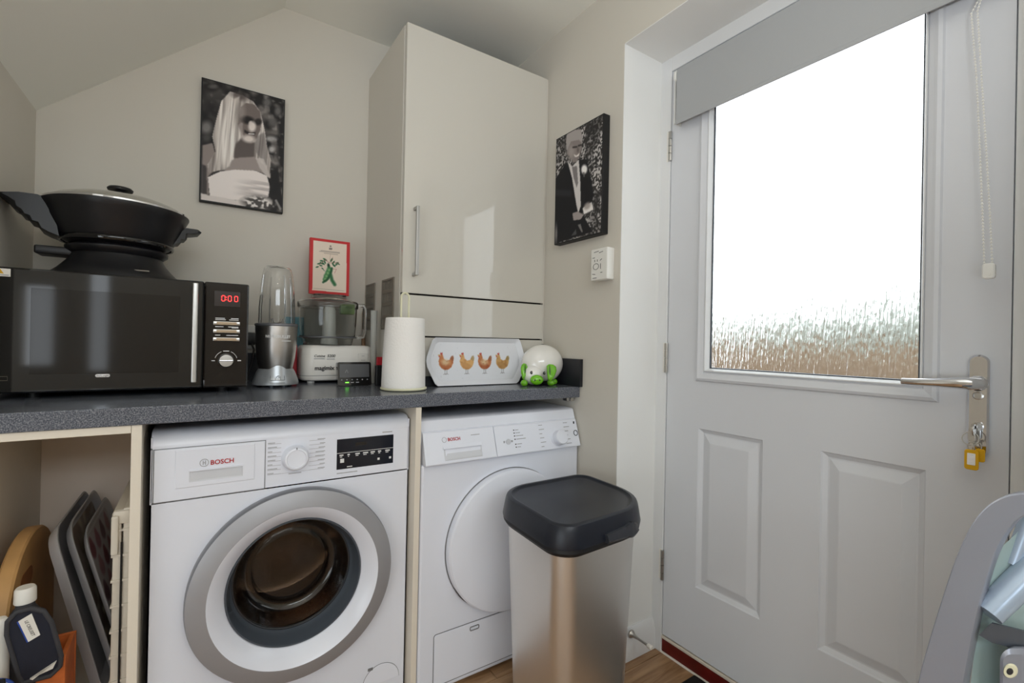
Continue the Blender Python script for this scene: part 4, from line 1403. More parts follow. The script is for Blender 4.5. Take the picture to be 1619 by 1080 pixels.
tri = MB().prism([(-1.510, 1.193), (-1.499, 1.193), (-1.5045, 1.203)], XZ, MY_ - 0.0007, MY_ - 0.0014)
obj('warning_triangle', tri, YELLOW, sto)
obj('sticker_print', MB().box(-1.506, -1.491, MY_ - 0.0012, MY_ - 0.0006, 1.189, 1.191), PRINTG, sto)
ecn = MB().box(-1.50, -1.488, MY_ - 0.0006, MY_, 0.953, 0.965)
obj('corner_mark', MB().tube([(-1.512, MY_ - 0.0004, 0.955), (-1.490, MY_ - 0.0004, 0.955), (-1.490, MY_ - 0.0004, 0.964), (-1.512, MY_ - 0.0004, 0.964)], 0.0005, 5, True), GRILLE, mdo)
cpm = MB().box(-1.1255, MX1, MY_, MY_ + 0.021, MZ0_, MZ1_, 0, 0.004)
BLKBR = mat('panel_black_gloss', rgb(26, 21, 19), 0.08)
cpo = obj('control_panel', cpm, BLKBR, mw)
cl = obj('clock_display', MB().box(-1.103, -1.043, MY_ - 0.0006, MY_ + 0.001, 1.145, 1.1855), mat('clock_window', rgb(48, 40, 38), 0.15), cpo)


def seg7(mb, x, z, w, h, segs, y, th=0.0016):
    S = {'a': (x, z + h, x + w, z + h), 'g': (x, z + h / 2, x + w, z + h / 2), 'd': (x, z, x + w, z), 'f': (x, z + h / 2, x, z + h),
         'b': (x + w, z + h / 2, x + w, z + h), 'e': (x, z, x, z + h / 2), 'c': (x + w, z, x + w, z + h / 2)}
    for k in segs:
        a = S[k]
        if a[1] == a[3]:
            mb.box(a[0] + th * 0.6, a[2] - th * 0.6, y - 0.0004, y, a[1] - th / 2, a[1] + th / 2)
        else:
            mb.box(a[0] - th / 2, a[0] + th / 2, y - 0.0004, y, a[1] + th * 0.6, a[3] - th * 0.6)


lmb = MB()
for xx in (-1.0865, -1.0715, -1.0565):
    seg7(lmb, xx, 1.1595, 0.0075, 0.0145, 'abcdef', MY_ - 0.0008)
lmb.box(-1.0770, -1.0752, MY_ - 0.0012, MY_ - 0.0008, 1.1625, 1.1645).box(-1.0770, -1.0752, MY_ - 0.0012, MY_ - 0.0008, 1.1690, 1.1710)
obj('digits', lmb, REDLED, cl)
BTN = mat('button_strip', rgb(168, 146, 120), 0.35, 0.3)
for z in (1.099, 1.0775, 1.0555):
    s1 = obj('button_strip', MB().box(-1.1045, -1.0425, MY_ - 0.003, MY_, z - 0.0048, z + 0.0048, 0, 0.001), STEEL2, cpo)
    obj('button_face', MB().box(-1.097, -1.050, MY_ - 0.0036, MY_ - 0.0028, z - 0.0036, z + 0.0036, 0, 0.0003), BTN, s1)
pm = MB()
for z, l1, l2 in ((1.1125, .022, .018), (1.1085, .024, .022), (1.0895, .019, .024), (1.0870, 0, .016), (1.0665, .012, .028)):
    pm.box(-1.100, -1.100 + l1, MY_ - 0.0005, MY_ + 0.0005, z - 0.0009, z + 0.0009)
    pm.box(-1.046 - l2, -1.046, MY_ - 0.0005, MY_ + 0.0005, z - 0.0009, z + 0.0009)
pm.tube([(-1.0735 + 0.0262 * math.cos(a), MY_ - 0.0004, 0.998 + 0.0262 * math.sin(a)) for a in [math.radians(15 + 10 * i) for i in range(6)]], 0.0007, 5)
pm.tube([(-1.0735 + 0.0262 * math.cos(a), MY_ - 0.0004, 0.998 + 0.0262 * math.sin(a)) for a in [math.radians(115 + 10 * i) for i in range(6)]], 0.0007, 5)
pm.box(-1.0805, -1.0665, MY_ - 0.0005, MY_ + 0.0005, 1.0225, 1.0245).box(-1.107, -1.099, MY_ - 0.0005, MY_ + 0.0005, 0.9965, 0.9985).box(-1.0465, -1.038, MY_ - 0.0005, MY_ + 0.0005, 0.996, 0.999)
pmo = obj('panel_print', pm, PRINTW, cpo)
pmo['kind'] = 'stuff'
kb_ = MB().lathe([(0.019, 0), (0.019, -0.004), (0.0175, -0.016), (0.016, -0.0185), (0.0, -0.019)], (-1.0735, MY_, 0.998), 'y', 36)
kbo = obj('dial', kb_, STEEL2, cpo)
obj('dial_grip', MB().box(-1.0895, -1.0575, MY_ - 0.021, MY_ - 0.018, 0.9965, 0.9995, 0, 0.0008), CHROME, kbo)
for fx in (-1.46, -1.08):
    for fy2 in (-0.345, -0.08):
        obj('foot', MB().lathe([(0.013, 0), (0.015, 0.0155)], (fx, fy2, WZ), 'z', 14), BLKPL, mw)

# ---- electric wok
wk = thing('electric_wok', 'black electric wok with domed lid and side handles on the microwave', 'wok', (-1.325, -0.225, MZ1_))
wc_ = (-1.322, -0.235)
bw = MB().lathe([(0.0, 1.296), (0.098, 1.297), (0.112, 1.304), (0.1195, 1.312), (0.124, 1.322), (0.136, 1.347), (0.150, 1.382), (0.156, 1.394), (0.156, 1.398), (0.150, 1.398), (0.130, 1.345), (0.1, 1.315), (0.0, 1.308)], (wc_[0], wc_[1], 0), 'z', 72)
obj('pan', bw, BLKPL, wk, smooth=50)
rng_ = MB().lathe([(0.116, 1.303), (0.1205, 1.302), (0.1225, 1.307), (0.1215, 1.313), (0.117, 1.315)], (wc_[0], wc_[1], 0), 'z', 64, 0, False, False)
obj('collar', rng_, BLKGLOSS, wk, smooth=60)
bs = MB().lathe([(0.098, 1.297), (0.109, 1.290), (0.108, 1.281), (0.096, 1.272), (0.098, 1.266), (0.106, 1.252), (0.122, 1.232), (0.136, 1.219), (0.139, 1.2105), (0.120, 1.2098), (0.0, 1.2098)], (wc_[0], wc_[1], 0), 'z', 64, 0, True, True)
obj('base', bs, BLKPL, wk, smooth=50)
obj('base_print', MB().box(wc_[0] + 0.045, wc_[0] + 0.075, wc_[1] - 0.116, wc_[1] - 0.112, 1.228, 1.231), GRILLE, wk)
ldm = MB().lathe([(0.155, 1.3985), (0.1545, 1.4025), (0.148, 1.405)], (wc_[0], wc_[1], 0), 'z', 72, 0, False, False)
obj('lid_rim', ldm, CHROME, wk, smooth=60)
lg_ = MB().lathe([(0.149, 1.4045), (0.130, 1.4165), (0.100, 1.428), (0.060, 1.4365), (0.02, 1.440), (0.0, 1.4402)], (wc_[0], wc_[1], 0), 'z', 72, 0, False, True)
lgo = obj('lid', lg_, LIDGLASS, wk, smooth=60)
kbm = MB().lathe([(0.020, 1.4395), (0.016, 1.443), (0.011, 1.448), (0.012, 1.451), (0.027, 1.4535), (0.0285, 1.458), (0.025, 1.462), (0.0, 1.4625)], (wc_[0], wc_[1], 0), 'z', 28)
obj('lid_knob', kbm, BLKPL, lgo)


def wok_handle(ang, outline, wd):
    m_ = MB()
    n = len(outline)
    loops = []
    R = Matrix.Translation((wc_[0], wc_[1], 0)) @ Matrix.Rotation(ang, 4, 'Z')
    for w, sh in ((-1.0, 0.90), (-0.85, 1.0), (0.85, 1.0), (1.0, 0.90)):
        loops.append([tuple(R @ Vector((0.10 + (p - 0.10) * (sh if p > 0.13 else 1), w * wd * (1.0 if p < 0.16 else 0.92), q))) for p, q in outline])
    m_.loft(loops, 0, True, True)
    return m_


big = [(0.142, 1.394), (0.160, 1.4005), (0.195, 1.3995), (0.222, 1.394), (0.225, 1.390), (0.214, 1.385), (0.201, 1.377), (0.199, 1.366), (0.189, 1.360), (0.183, 1.350), (0.173, 1.347), (0.168, 1.336), (0.156, 1.333), (0.150, 1.320), (0.136, 1.312), (0.114, 1.305), (0.118, 1.330), (0.135, 1.360)]
obj('handle', wok_handle(math.radians(186), big, 0.055), BLKPL, wk, smooth=40)
obj('handle', wok_handle(math.radians(8), [(0.110, 1.322), (0.118, 1.318), (0.124, 1.325), (0.134, 1.327), (0.136, 1.339), (0.148, 1.340), (0.150, 1.356), (0.167, 1.359), (0.182, 1.363), (0.184, 1.367), (0.176, 1.373), (0.150, 1.372), (0.135, 1.356)], 0.040), BLKPL, wk, smooth=40)
obj('rivet', MB().box(wc_[0] - 0.152, wc_[0] - 0.146, wc_[1] - 0.062, wc_[1] - 0.055, 1.366, 1.377, 0, 0.002), STEEL2, wk)
obj('plug_probe', MB().box(-1.482, -1.405, -0.268, -0.205, 1.262, 1.283, 0, 0.004), BLKPL, wk)

# ---- personal blender
nb = thing('personal_blender', 'brushed steel personal blender with upturned clear cup beside the microwave', 'blender', (-0.932, -0.25, WZ))
nc = (-0.933, -0.25)
bs = MB().lathe([(0.060, 0.9165), (0.0655, 0.918), (0.066, 0.924), (0.062, 0.938), (0.055, 0.956), (0.049, 0.966), (0.0, 0.966)], (nc[0], nc[1], 0), 'z', 48)
fo_ = obj('foot_skirt', bs, mat('silver_plastic', rgb(182, 186, 190), 0.3, 0.5), nb, smooth=50)
ar = MB()
for k in range(1):
    pass
archo = []
for i in range(25):
    a = math.radians(-150 + 120 * i / 24)
    zt = 0.958 + 0.020 * math.exp(-((i - 12) / 5.5) ** 2)
    archo.append((a, zt))
ar.loft([[(nc[0] + 0.062 * math.cos(a), nc[1] + 0.062 * math.sin(a), 0.936) for a, z in archo], [(nc[0] + 0.0545 * math.cos(a) , nc[1] + 0.0545 * math.sin(a), z) for a, z in archo]], 0, closed=False)
obj('front_arch', ar, MATS['silver_plastic'], fo_)
for a in (30, 150, 250, 290):
    obj('rubber_foot', MB().lathe([(0.006, 0), (0.006, 0.0072)], (nc[0] + 0.05 * math.cos(math.radians(a)), nc[1] + 0.05 * math.sin(math.radians(a)), WZ), 'z', 10), RUBBER, nb)
body = MB().lathe([(0.046, 0.955), (0.0495, 0.975), (0.0545, 1.000), (0.0580, 1.035), (0.0595, 1.080), (0.0600, 1.100)], (nc[0], nc[1], 0), 'z', 64, 0, True, True)
bdy = obj('motor_body', body, CUPSTEEL, nb, smooth=60)
obj('collar', MB().lathe([(0.0603, 1.0985), (0.0618, 1.100), (0.0618, 1.105), (0.058, 1.1075), (0.053, 1.106), (0.0, 1.104)], (nc[0], nc[1], 0), 'z', 48), DGREY, nb, smooth=60)
cup = MB()
outer_ = [(0.0525, 1.106), (0.0515, 1.16), (0.0480, 1.22), (0.0435, 1.260), (0.0390, 1.278), (0.0330, 1.285), (0.0, 1.286)]
cup.shell(outer_, 0.0022, (nc[0], nc[1], 0), 'z', 64)
obj('cup', cup, CLEAR, nb, smooth=60)
rib = MB()
for k in range(4):
    a = math.radians(-90 + 20 + 90 * k)
    rib.tube([(nc[0] + r * 0.93 * math.cos(a), nc[1] + r * 0.93 * math.sin(a), h - 0.003) for r, h in outer_[:4]], 0.0022, 6)
obj('cup_rib', rib, CLEAR, nb)
bld = MB()
for k in range(4):
    a = PI / 4 + k * PI / 2
    bld.tube([(nc[0], nc[1], 1.109), (nc[0] + 0.016 * math.cos(a), nc[1] + 0.016 * math.sin(a), 1.112), (nc[0] + 0.021 * math.cos(a), nc[1] + 0.021 * math.sin(a), 1.123)], 0.0018, 5)
obj('blade', bld, STEEL2, nb)


def curved_text(name, s, size, material, c, r, z, ang0, parent, bold=0.0, xscale=1.0):
    o = text(name, s, size, material, (0, 0, 0), None, face='-Y', bold=bold, xscale=xscale)
    off = Vector((0, 0, 0))
    q = parent
    while q is not None:
        off += q.location
        q = q.parent
    for v in o.data.vertices:
        a = ang0 + v.co.x / r
        rr = r + 0.0006 - v.co.y
        v.co = Vector((c[0] + rr * math.cos(a), c[1] + rr * math.sin(a), z + v.co.z)) - off
    o.parent = parent
    return o


va = math.radians(-92)
curved_text('lettering', 'NUTRIBULLET', 0.0115, PRINTW, nc, 0.0592, 1.066, va, bdy, bold=0.0004, xscale=1.0)
lb = MB()
lb.loft([[(nc[0] + 0.0601 * math.cos(va + a), nc[1] + 0.0601 * math.sin(va + a), z) for z in (1.052, 1.0545)] for a in [0.15 + 0.5 * i / 8 for i in range(9)]], 0, closed=False)
obj('underline_print', lb, PRINTW, bdy)
fr2 = MB()
A0 = math.radians(-92)
def fpt(a, z):
    r = 0.0665 - 0.0002 if z < 0.925 else 0.066 + (z - 0.924) * (0.062 - 0.066) / 0.014
    if z > 0.938: r = 0.062 + (z - 0.938) * (0.055 - 0.062) / 0.018
    return (nc[0] + (r + 0.0006) * math.cos(A0 + a), nc[1] + (r + 0.0006) * math.sin(A0 + a), z)
for z in (0.925, 0.9335, 0.9505):
    fr2.tube([fpt(-0.32 + 0.64 * i / 10, z) for i in range(11)], 0.0006, 5)
for a in (-0.32, -0.1, 0.14, 0.32):
    fr2.tube([fpt(a, z) for z in (0.9335, 0.938, 0.9505)], 0.0006, 5)
obj('badge_print', fr2, PRINTD, fo_)
curved_text('badge_letter', 'G', 0.0125, PRINTD, nc, 0.0602, 0.942, A0 + 0.02, fo_, bold=0.0003)

# ---- food processor
fp = thing('food_processor', 'white food processor with a clear smoky bowl behind the energy monitor', 'food processor', (-0.73, -0.12, WZ))
bx0, bx1, by0, by1 = -0.850, -0.601, -0.205, -0.035


def fpl(ins, z, r=0.035):
    return [(p, q, z) for p, q in rrect(bx0 + ins, bx1 - ins, by0 + ins, by1 - ins, r, 6)]


bb = MB().loft([fpl(0.012, 0.918), fpl(0.004, 0.922), fpl(0.0, 0.932), fpl(0.001, 0.98), fpl(0.004, 1.025), fpl(0.012, 1.037), fpl(0.02, 1.040)], 0, True, True)
bbo = obj('base', bb, mat('processor_white', rgb(232, 229, 224), 0.35), fp, smooth=40)
for fx in (-0.815, -0.635):
    for fy3 in (-0.17, -0.07):
        obj('rubber_foot', MB().lathe([(0.012, 0), (0.012, 0.0085)], (fx, fy3, WZ), 'z', 12), WHITEP, fp)
obj('groove', MB().loft([[(p, q, z) for p, q in rrect(bx0 - 0.0006, bx1 + 0.0006, by0 - 0.0006, by1 + 0.0006, 0.035, 6)] for z in (0.9362, 0.9376)], 0), APPG, bbo)
text('lettering', 'magimix', 0.0195, PRINTD, (-0.778, by0 - 0.0012, 0.962), bbo, bold=0.0005, xscale=0.98)
text('model_lettering', 'Cuisine', 0.0118, PRINTD, (-0.795, by0 + 0.0008, 1.0035), bbo, shear=0.3, bold=0.0001)
text('model_lettering', '5200', 0.0135, PRINTD, (-0.757, by0 + 0.0008, 1.0035), bbo, shear=0.2, bold=0.0001)
obj('model_print', MB().box(-0.812, -0.778, by0 - 0.0002, by0 + 0.003, 0.9935, 0.9955), PRINTG, bbo)
obj('model_print', MB().box(-0.770, -0.745, by0 - 0.0002, by0 + 0.003, 0.9925, 0.9945), PRINTG, bbo)
obj('button_plate', MB().box(-0.666, -0.631, by0 - 0.0016, by0 + 0.004, 0.985, 1.012, 0, 0.001), MATS['processor_white'], bbo)
obj('button_print', MB().tube([(-0.666, by0 - 0.0012, 0.996), (-0.631, by0 - 0.0012, 0.996), (-0.631, by0 - 0.0012, 1.012), (-0.666, by0 - 0.0012, 1.012)], 0.0004, 4, True).box(-0.654, -0.644, by0 - 0.002, by0 - 0.0015, 1.003, 1.0045).box(-0.656, -0.641, by0 - 0.002, by0 - 0.0015, 0.9885, 0.990), PRINTG, bbo)
pc = (-0.751, -0.118)
bw = MB()
o_ = [(0.083, 1.0405), (0.087, 1.062), (0.089, 1.066), (0.0935, 1.070), (0.097, 1.12), (0.099, 1.178)]
bw.shell(o_[::-1] + [(0.0, 1.0405)], 0.003, (pc[0], pc[1], 0), 'z', 64, dh=-0.003)
bwo = obj('bowl', bw, SMOKE, fp, smooth=60)
obj('bowl_rim', MB().lathe([(0.0965, 1.0655), (0.0985, 1.067), (0.0985, 1.0695), (0.0955, 1.071)], (pc[0], pc[1], 0), 'z', 64, 0, False, False), DGREY, fp, smooth=60)
obj('spindle_column', MB().lathe([(0.030, 1.043), (0.029, 1.06), (0.0235, 1.075), (0.0215, 1.165), (0.016, 1.178), (0, 1.179)], (pc[0] + 0.004, pc[1], 0), 'z', 32), mat('translucent_white', rgb(222, 222, 216), 0.35, trans=0.25), fp, smooth=50)
ldp = MB().shell([(0.1005, 1.172), (0.103, 1.175), (0.103, 1.190), (0.099, 1.197), (0.070, 1.205), (0.0, 1.207)], 0.0025, (pc[0], pc[1], 0), 'z', 64)
ldo = obj('lid', ldp, SMOKE, fp, smooth=60)
obj('feed_tube', MB().prism(rrect(pc[0] - 0.055, pc[0] + 0.058, pc[1] - 0.035, pc[1] + 0.03, 0.02), XY, 1.204, 1.2215, 0, 0.003), SMOKE, ldo)
GREENP = mat('green_pusher', rgb(126, 150, 98), 0.3, trans=0.4)
obj('pusher', MB().box(pc[0] + 0.025, pc[0] + 0.075, pc[1] - 0.075, pc[1] - 0.045, 1.150, 1.188, 0, 0.006), GREENP, fp)
hd2 = MB().tube([(pc[0] + 0.098, pc[1] - 0.03, 1.186), (pc[0] + 0.116, pc[1] - 0.035, 1.186), (pc[0] + 0.120, pc[1] - 0.036, 1.176), (pc[0] + 0.120, pc[1] - 0.036, 1.09), (pc[0] + 0.116, pc[1] - 0.035, 1.073), (pc[0] + 0.094, pc[1] - 0.03, 1.070)], 0.0075, 12)
obj('handle', hd2, CLEAR, fp, smooth=60)
mkp = MB()
for k in range(5):
    mkp.box(pc[0] - 0.085 + k * 0.008, pc[0] - 0.081 + k * 0.008, pc[1] - 0.0975 + abs(0.012 * (6 - k) / 6), pc[1] - 0.0965 + abs(0.012 * (6 - k) / 6), 1.056, 1.060)

# ---- pea card standing on the processor lid
pcd = thing('seed_card_box', 'flat red bordered box printed with pea pods standing on the food processor', 'box', (-0.746, -0.11, 1.2222))
KX0, KX1, KZ0, KZ1 = -0.8155, -0.6775, 1.2222, 1.4215
obj('box', MB().box(KX0, KX1, -0.110, -0.094, KZ0, KZ1, 0, 0.001), mat('card_red', rgb(200, 52, 50), 0.5), pcd)
pk = Print(110, 156, ((96, 76), (728, 98), (712, 955), (92, 938)), (200, 50, 52))
pk.poly([(140, 112), (678, 134), (672, 912), (132, 893)], (232, 216, 200), 1, 0)
for yy, x0, x1 in ((262, 260, 560), (276, 235, 560), (300, 310, 530)):
    pk.line([(x0, yy), (x1, yy + 8)], 5, (150, 138, 130), 0.75)
pk.ell(412, 182, 14, 12, (110, 100, 96), 0.9, 0.4)
pk.poly([(385, 205), (440, 207), (436, 238), (388, 236)], (120, 110, 106), 0.85, 0)
pk.line([(412, 300), (400, 450)], 3, (176, 150, 140), 0.7)
for (x, y, a, l) in ((325, 400, 0.5, 34), (275, 425, 0.1, 30), (230, 472, -0.2, 28), (262, 500, 0.2, 26), (205, 525, -0.3, 26), (300, 465, 0.8, 28), (322, 440, 1.1, 30), (270, 462, 0.5, 30), (288, 545, 0.7, 22), (312, 572, 0.7, 14), (430, 400, -1.1, 34), (462, 435, -0.9, 30), (520, 440, -0.3, 28), (545, 455, 0.5, 22), (505, 470, -0.4, 26), (470, 485, 0.7, 30), (455, 465, 1.0, 30)):
    pk.ell(x, y, l, l * 0.42, (38, 98, 62), 0.95, 0.3, a)
for p in ([(250, 480), (330, 400), (400, 450), (470, 440), (550, 440)], [(340, 410), (400, 450)], [(440, 540), (510, 540), (480, 605)], [(450, 350), (430, 420)]):
    pk.line(p, 3, (176, 92, 96), 0.8)
pk.ell(385, 500, 22, 46, (36, 82, 54), 1, 0.3, -0.2)
for (x, y, r, a) in ((398, 560, 44, 0), (378, 610, 46, 0), (352, 665, 44, 0), (330, 715, 36, 0)):
    pk.ell(x, y, r, r * 1.1, (58, 124, 72), 0.95, 0.3)
for (x, y) in ((392, 560), (372, 610), (350, 660), (332, 708)):
    pk.ell(x, y, 20, 22, (150, 190, 130), 0.75, 0.5)
pk.line([(436, 530), (420, 620), (370, 710), (300, 760)], 16, (34, 84, 50), 0.9)
pk.line([(418, 640), (440, 720), (484, 786)], 26, (44, 104, 62), 0.95)
pk.ell(383, 482, 14, 14, (30, 26, 28), 0.95, 0.4)
pk.line([(150, 862), (640, 880)], 3, (150, 138, 128), 0.8)
pk.build('printed_front', plane_xz(KX0 + 0.0015, KX1 - 0.0015, KZ0 + 0.0015, KZ1 - 0.0015, -0.1104), pcd)

# ---- energy monitor
em = thing('energy_monitor', 'black in-home energy monitor with dim screen and green light', 'monitor', (-0.708, -0.31, WZ))
TL = 0.012
emb = MB().loft([[(p, (-0.330 + TL * (q - WZ) / 0.077) + dy, q) for p, q in rrect(-0.7625, -0.654, WZ + 0.001, 0.9875, 0.006)] for dy in (0, )] + [[(p, (-0.300 + TL * (q - WZ) / 0.077), q) for p, q in rrect(-0.7605, -0.656, WZ + 0.001, 0.986, 0.006)]], 0, True, True)
emo = obj('case', emb, BLKGLOSS, em)
FE = Matrix.Rotation(PI / 2 - math.atan(TL / 0.077), 4, 'X')
ey = lambda z: -0.330 + TL * (z - WZ) / 0.077
scn = MB().loft([[(p, ey(q) - 0.0007, q) for p, q in rrect(-0.756, -0.661, 0.938, 0.981, 0.002)]], 0, True, False)
sco = obj('screen', scn, mat('dim_lcd', rgb(88, 88, 90), 0.3), em)
sg = MB()
sg.tube([(-0.739 + 0.002 * i, ey(0.957) - 0.001, 0.952 + (0.010 if i in (2, 3) else 0.004 if i in (1, 4) else 0)) for i in range(6)], 0.0006, 4)
obj('screen_graph', sg, PRINTG, sco)
bnm = MB()
for k in range(6):
    x = -0.752 + k * 0.0165
    bnm.box(x, x + 0.004, ey(0.930) - 0.0008, ey(0.930) + 0.0005, 0.929, 0.932)
for k in (1, 2):
    bnm.box(-0.738 + k * 0.0165, -0.728 + k * 0.0165, ey(0.9215) - 0.0008, ey(0.9215) + 0.0005, 0.9205, 0.923)
obj('key_print', bnm, PRINTG, em)
obj('status_light', MB().box(-0.7385, -0.7275, ey(0.9215) - 0.001, ey(0.9215) + 0.0005, 0.9203, 0.9232), GREENLED, em)

# ---- kitchen roll and its wire holder
kh = thing('kitchen_roll_holder', 'cream wire kitchen roll holder with a ring base at the worktop edge', 'holder', (-0.605, -0.497, WZ))
hc = (-0.606, -0.500)
ring = MB().tube([(hc[0] + 0.0665 * math.cos(2 * PI * i / 48), hc[1] + 0.0665 * math.sin(2 * PI * i / 48), WZ + 0.0052) for i in range(48)], 0.0042, 10, True)
obj('base_ring', ring, CREAMW, kh, smooth=60)
obj('base_cross', MB().tube([(hc[0] + 0.0665 * math.cos(a), hc[1] + 0.0665 * math.sin(a), WZ + 0.0055) for a in (math.radians(250),)] + [(hc[0] + 0.01, hc[1] - 0.04, WZ + 0.006), (hc[0] + 0.012, hc[1], WZ + 0.006)], 0.003, 8).tube([(hc[0] + 0.0665 * math.cos(math.radians(70)), hc[1] + 0.0665 * math.sin(math.radians(70)), WZ + 0.0055), (hc[0], hc[1], WZ + 0.006)], 0.003, 8), CREAMW, kh)
lp = [(hc[0] - 0.0115, hc[1] + 0.002, WZ + 0.006), (hc[0] - 0.0125, hc[1] + 0.002, 1.195)]
lp += [(hc[0] + 0.0125 * -math.cos(a), hc[1] + 0.002, 1.195 + 0.0145 * math.sin(a)) for a in [PI * i / 10 for i in range(1, 10)]]
lp += [(hc[0] + 0.0125, hc[1] + 0.002, 1.195), (hc[0] + 0.0115, hc[1] + 0.002, WZ + 0.006)]
obj('pole_loop', MB().tube(lp, 0.0034, 8), CREAMW, kh, smooth=60)
kr = thing('kitchen_roll', 'white kitchen paper roll on the cream wire holder', 'paper roll', (-0.605, -0.500, WZ + 0.01))
loops = []
for (r, z, dx, dyy) in ((0.0185, 0.9185, 0, 0), (0.0655, 0.9185, -0.002, -0.002), (0.0665, 0.922, -0.002, -0.002), (0.0645, 1.0, -0.001, 0), (0.0615, 1.08, 0, 0), (0.0595, 1.128, 0.001, 0), (0.058, 1.131, 0.001, 0), (0.019, 1.1315, 0, 0), (0.0185, 1.129, 0, 0)):
    loops.append([(hc[0] + dx + r * math.cos(2 * PI * i / 64) * (1 + (0.008 * math.sin(5 * 2 * PI * i / 64 + z * 30) if r > .05 else 0)), hc[1] + dyy + r * math.sin(2 * PI * i / 64), z) for i in range(64)])
loops.append([(hc[0] + 0.0185 * math.cos(2 * PI * i / 64), hc[1] + 0.0185 * math.sin(2 * PI * i / 64), 0.9185) for i in range(64)])
obj('roll', MB().loft(loops, 0), PAPER, kr, smooth=50)
flp = MB().loft([[(hc[0] + (0.0668 - 0.0005 * k) * math.cos(a) + (-0.004 if k else 0) * (1 - k / 3), hc[1] + (0.0672 + 0.0) * math.sin(a), z) for k, z in enumerate((0.920, 0.99, 1.06, 1.127))] for a in [math.radians(200 - 6 * i) for i in range(8)]], 0, closed=False)

# ---- hen tray leaning on the cupboard
ht = thing('hen_tray', 'small white melamine tray printed with four brown hens leaning on the cupboard', 'tray', (-0.315, -0.452, WZ))
TXC, TZC = -0.3145, 0.9935


def tray_out(scale_x, scale_z, n=72):
    pts = []
    key = [(-0.160, 0.081), (0.180, 0.083), (0.186, 0.074), (0.200, 0.020), (0.201, -0.004), (0.197, -0.024), (0.166, -0.074), (0.155, -0.0815), (-0.160, -0.081), (-0.170, -0.073), (-0.196, -0.016), (-0.198, 0.004), (-0.194, 0.020), (-0.172, 0.072)]
    for i in range(len(key)):
        a, b_ = Vector(key[i]), Vector(key[(i + 1) % len(key)])
        k = max(1, int((b_ - a).length / 0.02))
        for j in range(k):
            p = a.lerp(b_, j / k)
            pts.append((p.x * scale_x, p.y * scale_z))
    return pts


def ty(z):   # leaning plane
    return -0.462 + (z - 0.9115) * 0.16


def tray_loop(sx, sz, d):
    return [(TXC + p, ty(TZC + q) + d, TZC + q) for p, q in tray_out(sx, sz)]


trm = MB().loft([tray_loop(0.93, 0.86, 0.012), tray_loop(0.985, 0.97, 0.002), tray_loop(1.0, 1.0, -0.001), tray_loop(0.995, 0.99, -0.003), tray_loop(0.965, 0.94, 0.0), tray_loop(0.90, 0.80, 0.0085)], 0, True, True)
obj('tray', trm, MELAM, ht, smooth=45)
hp2 = Print(220, 96, None, (226, 228, 234))
HX0, HX1, HZ0, HZ1 = -0.490, -0.139, 0.928, 1.059
hp2.x = HX0 + (HX1 - HX0) * hp2.s
hp2.y = HZ1 + (HZ0 - HZ1) * hp2.t
spk = hp2.noise(3, 0, 3)
hp2.put(np.clip((spk - 0.93) * 20, 0, 1), (176, 180, 190), 0.5)
for k, hx in enumerate((-0.437, -0.357, -0.285, -0.210)):
    col = ((196, 128, 82), (214, 168, 110), (190, 122, 78), (200, 158, 100))[k]
    dk_ = ((166, 92, 56), (186, 134, 82), (156, 84, 52), (166, 120, 70))[k]
    z0 = 0.990
    P = lambda pts: [(hx + a * 0.001, z0 + b_ * 0.001) for a, b_ in pts]
    mk_ = hp2.poly(P([(-17, 27), (-12, 30), (-9, 24), (-6, 12), (2, 6), (14, 8), (21, 18), (27, 21), (30, 12), (27, -4), (20, -16), (8, -24), (-4, -25), (-16, -20), (-25, -8), (-26, 6), (-22, 16)]), col, 1, 1)
    hp2.put(mk_ * np.clip((hp2.noise(5, 1, 20 + k) - 0.45) * 3, 0, 1), dk_, 0.7)
    hp2.poly(P([(-22, 2), (-4, 0), (10, -6), (18, -14), (6, -24), (-8, -24), (-20, -14)]), dk_, 0.5, 2)
    if k in (0, 2):
        hp2.ell(hx - 0.001, z0 + 0.001, 0.014, 0.010, (226, 204, 164), 0.8, 0.5)
        hp2.put(mk_ * np.clip((hp2.noise(3, 0, 40 + k) - 0.6) * 5, 0, 1) * np.clip(1 - np.hypot(hp2.x - hx, hp2.y - z0) / 0.016, 0, 1), (150, 90, 60), 0.8)
    hp2.poly(P([(16, 12), (22, 22), (29, 24), (32, 16), (27, 4)]), ((150, 96, 70), (170, 150, 110), (150, 100, 72), (150, 130, 84))[k], 0.8, 1)
    hp2.poly(P([(-20, 28), (-18, 35), (-15, 31), (-12, 36), (-9, 30), (-12, 26)]), (188, 74, 62), 0.95, 0)
    hp2.ell(hx - 0.0225, z0 + 0.021, 0.0028, 0.0036, (190, 80, 66), 0.9, 0.4)
    hp2.line(P([(-26, 25), (-20, 25)]), 0.0016, (196, 160, 80), 0.9)
    for a in (-4, 3):
        hp2.line(P([(a, -24), (a - 1, -38), (a - 6, -40)]), 0.0011, (140, 140, 140), 0.8)
        hp2.line(P([(a - 1, -37), (a + 4, -40)]), 0.0010, (140, 140, 140), 0.8)
keep = (np.abs(hp2.x - TXC) / 0.182 + np.clip(np.abs(hp2.y - TZC) / 0.067, 0, 1) * 0.08) < 1.02
hp2.build('hen_print', lambda s, t: np.stack([HX0 + (HX1 - HX0) * s, -0.462 + (HZ1 + (HZ0 - HZ1) * t - 0.9115) * 0.16 + 0.0078, HZ1 + (HZ0 - HZ1) * t], -1), ht, keep)

